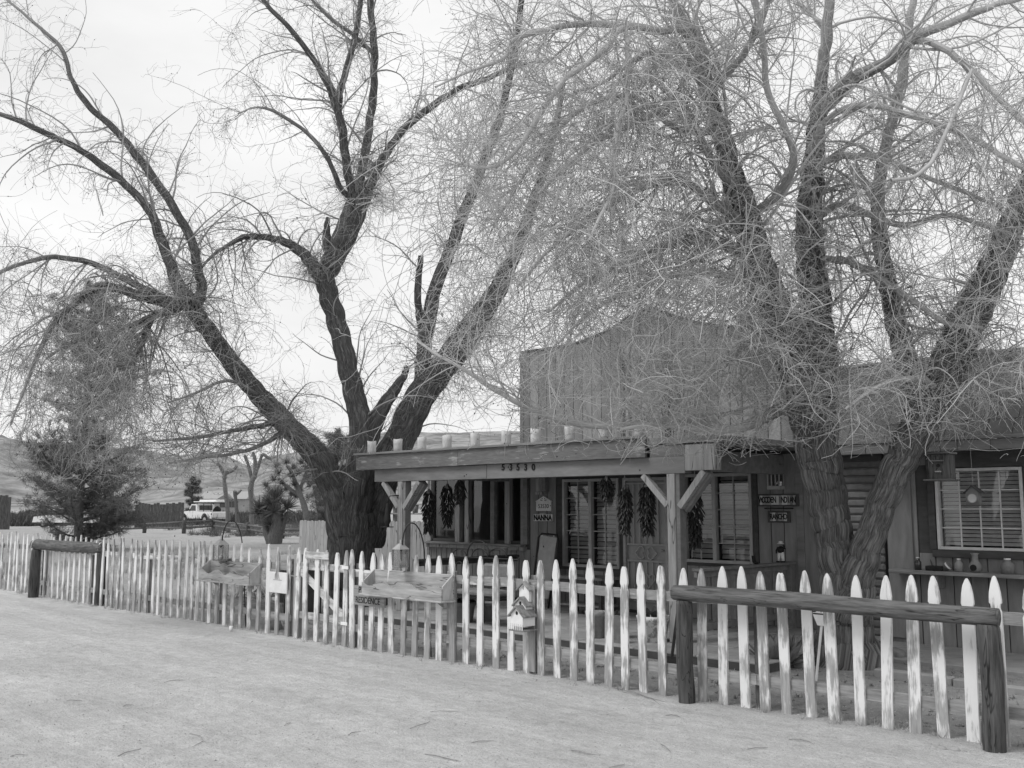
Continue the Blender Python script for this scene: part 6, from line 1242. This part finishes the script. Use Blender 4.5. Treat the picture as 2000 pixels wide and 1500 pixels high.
# far house
Dh = 190; a = P(392, 1004, D=Dh); b = P(478, 1004, D=Dh); zb = gz(300, 0); t = thing('far_house', (a.x, a.y, zb), 'pale low house with a broad gabled roof far behind the truck', 'house')
d = (b - a); d.z = 0; l = d.length; d.normalize(); nr = Vector((-d.y, d.x, 0))
def hb(name, m, s0, s1, n0, n1, z0, z1):
    q = [a + d * s0 + nr * n0, a + d * s1 + nr * n0, a + d * s1 + nr * n1, a + d * s0 + nr * n1]; MB().add([Vector((p.x, p.y, zb + z0)) for p in q] + [Vector((p.x, p.y, zb + z1)) for p in q], [(3, 2, 1, 0), (4, 5, 6, 7), (0, 1, 5, 4), (1, 2, 6, 5), (2, 3, 7, 6), (3, 0, 4, 7)]).build(name, m, t)
hb('wall', 'grey', 0, l, 0, 7, 0, 2.6)
hr = 4.1; V = [(0 - .4, -.6, 2.6), (l + .4, -.6, 2.6), (l + .4, 7.6, 2.6), (-.4, 7.6, 2.6), (-.4, 3.5, hr), (l + .4, 3.5, hr)]
MB().add([Vector(((a + d * s + nr * n).x, (a + d * s + nr * n).y, zb + z)) for s, n, z in V], [(0, 1, 5, 4), (2, 3, 4, 5), (0, 4, 3), (1, 2, 5), (3, 2, 1, 0)]).build('roof', 'grey', t)
V = [(l * .38, -1.2, 2.5), (l * .78, -1.2, 2.5), (l * .58, -1.2, 3.5), (l * .38, 3, 2.5), (l * .78, 3, 2.5), (l * .58, 3, 3.5)]
MB().add([Vector(((a + d * s + nr * n).x, (a + d * s + nr * n).y, zb + z)) for s, n, z in V], [(0, 1, 2), (0, 2, 5, 3), (2, 1, 4, 5), (0, 3, 4, 1), (3, 5, 4)]).build('gable', 'midgrey', t)
for s0 in (.45, .58, .70): hb('window', 'darkglass', l * s0, l * s0 + .9, -.08, -.01, 1.0, 2.1)
# dark round tree by the far house
fb = P(374, 1010, D=120); fb.z = gz(fb.x, fb.y)
needle_tree('round_tree', fb, 5.0, lambda h: float(np.interp(h, [0, .3, .5, .8, 1], [.4, .9, 1.2, 1.1, .2])), 'small dark round tree beside the truck roof', 40, 8, .12, .35, 0, 1.0)
# far scrub as one mass, dry grass behind the fence
def tufts(name, pts, hmin, hmax, n, m, label, cat, spread=.5, wid=.05, seed=2):
    r_ = np.random.default_rng(seed); pts = np.array(pts); k = len(pts); h = r_.uniform(hmin, hmax, (k, 1, 1)); d = unit(r_.normal(size=(k, n, 3)) * spread + np.array([0, 0, 1])); d[..., 2] = np.abs(d[..., 2])
    st = pts[:, None, :] + r_.normal(size=(k, n, 3)) * np.array([.25, .25, 0]) * h; s_ = unit(np.cross(d, r_.normal(size=(k, n, 3)))) * h * wid; V = np.stack([st - s_, st + s_, st + d * h * r_.uniform(.5, 1.1, (k, n, 1))], 2).reshape(-1, 3)
    return stuff(np_mesh(name, m, V, np.arange(len(V)).reshape(-1, 3), None, smooth=False), label, cat)
pt = []
while len(pt) < 1500:
    u, v = random.uniform(-60, 700), 1000 + 45 * random.random() ** 1.0; q = P(u, v, z=.3); dd = math.hypot(q.x, q.y)
    if 90 < dd < 480: pt.append((q.x, q.y, gz(q.x, q.y) - .1))
tufts('desert_scrub', pt, .5, 1.3, 26, 'leaf', 'scattered low desert scrub on the plain below the hills', 'scrub', .9, .07)
pt = []
while len(pt) < 1300:
    x, y_ = random.uniform(-34, -12.5), random.uniform(8.0, 24)
    if mnoise.noise((x * .35, y_ * .35, 2)) > -.1 and not (-16 < x < -12 and y_ < 11.5): pt.append((x, y_, gz(x, y_) - .01))
tufts('dry_grass', pt, .10, .38, 22, 'straw', 'dry straw coloured weeds behind the left run of pickets', 'grass', .45, .012, 4)
pt = [];
while len(pt) < 300:
    q = G(random.uniform(390, 650), random.uniform(1024, 1048)); pt.append((q.x + random.gauss(0, 1), q.y + random.gauss(0, 1), q.z - .02))
tufts('low_brush', pt, .25, .7, 40, 'yucca', 'low grey brush round the feet of the joshua trees', 'brush', .7, .02, 6)
# ================================================================== LITTER ON THE DRIVE
TW = [(840, 1391, 895, 1390, 0), (920, 1452, 965, 1448, 1), (830, 1474, 900, 1488, 2), (370, 1433, 375, 1460, 3), (230, 1478, 275, 1464, 4), (320, 1334, 362, 1329, 5), (1460, 1464, 1500, 1461, 0), (1115, 1466, 1170, 1476, 1), (1290, 1454, 1310, 1470, 2), (1190, 1500, 1220, 1492, 3), (680, 1437, 705, 1430, 4), (800, 1424, 840, 1410, 5), (1200, 1345, 1290, 1378, 6), (1215, 1352, 1300, 1372, 6), (1300, 1398, 1330, 1402, 0), (130, 1369, 160, 1369, 1), (240, 1381, 262, 1378, 2), (1540, 1445, 1590, 1455, 3), (555, 1418, 568, 1412, 1), (20, 1478, 55, 1476, 5)]
for i, (u0, v0, u1, v1, k) in enumerate(TW):
    a, b = G(u0, v0), G(u1, v1); d = b - a; pr = Vector((-d.y, d.x, 0)) * random.uniform(-.18, .18)
    o = MB().tube([a + Vector((0, 0, .004)), a.lerp(b, .33) + pr * .9 + Vector((0, 0, .012)), a.lerp(b, .7) + pr + Vector((0, 0, .008)), b + Vector((0, 0, .004))], [.0025, .0035, .003, .0012], 6).build('fallen_twig', 'litter' if k != 3 else 'straw', None, True, off=tuple(a)); tag(o, 'thin dry twig lying on the bare sandy drive', 'twig', 'fallen twigs on the drive')
g = G(451, 1233); o = MB().lathe([(.02, 0), (.026, .07), (.022, .07), (.018, .01)], (g.x, g.y, g.z), 12).build('paper_cup', 'white', None, True, off=(g.x, g.y, g.z)); tag(o, 'tiny white paper cup standing on the drive left of the gate', 'cup')
for i, (u, v) in enumerate(((1865, 1465), (1842, 1462), (1884, 1468))):
    g = G(u, v); rock('pale_stone', (g.x, g.y, .01), .035 - .008 * i, i + 20, ['largest', 'middle sized', 'smallest'][i] + ' pale stone by the right log post foot', 'pale stones by the log post', .5, 'concrete')
# grit
r_ = np.random.default_rng(9); k = 26000; uu = r_.uniform(-50, 2050, k); vv = 1180 + 330 * r_.random(k) ** .8; Q = []
for u, v in zip(uu, vv):
    q = P(u, v, z=0)
    if q.y < fy(q.x) + 3.5 and q.z < .1: Q.append((q.x, q.y, gz(q.x, q.y)))
Q = np.array(Q); s_ = .0025 + .006 * r_.random((len(Q), 1)) ** 3; oc = np.array([(1, 0, 0), (0, 1, 0), (-1, 0, 0), (0, -1, 0), (0, 0, .8)]); V = (Q[:, None, :] + (oc[None] * (1 + .4 * r_.normal(size=(len(Q), 5, 3)))) * s_[:, None, :]).reshape(-1, 3)
fo = np.array([(0, 1, 4), (1, 2, 4), (2, 3, 4), (3, 0, 4)]); stuff(np_mesh('grit', 'grit', V, ((np.arange(len(Q)) * 5)[:, None, None] + fo[None]).reshape(-1, 3), None, smooth=False), 'fine loose grit scattered over the sandy drive', 'grit')
pt = []
while len(pt) < 900:
    x, y_ = random.uniform(-13, -1.5), random.uniform(7.9, 11)
    if y_ > 9.2 and -13.3 < x < -5.5: continue
    pt.append((x, y_, gz(x, y_)))
tufts('leaf_litter', pt, .015, .05, 5, 'litter', 'thin scattered leaf litter on the yard soil behind the pickets', 'leaf litter', 2.5, .2, 8)
pt = []
for k in range(420):
    x = random.uniform(-22, -1.8); pt.append((x, fy(x) + random.gauss(.0, .10), 0)); pt[-1] = (*pt[-1][:2], gz(*pt[-1][:2]) - .005)
tufts('fence_weeds', pt, .03, .11, 9, 'straw', 'short dry weeds and straw caught along the foot of the picket fence', 'weeds', .9, .03, 12)
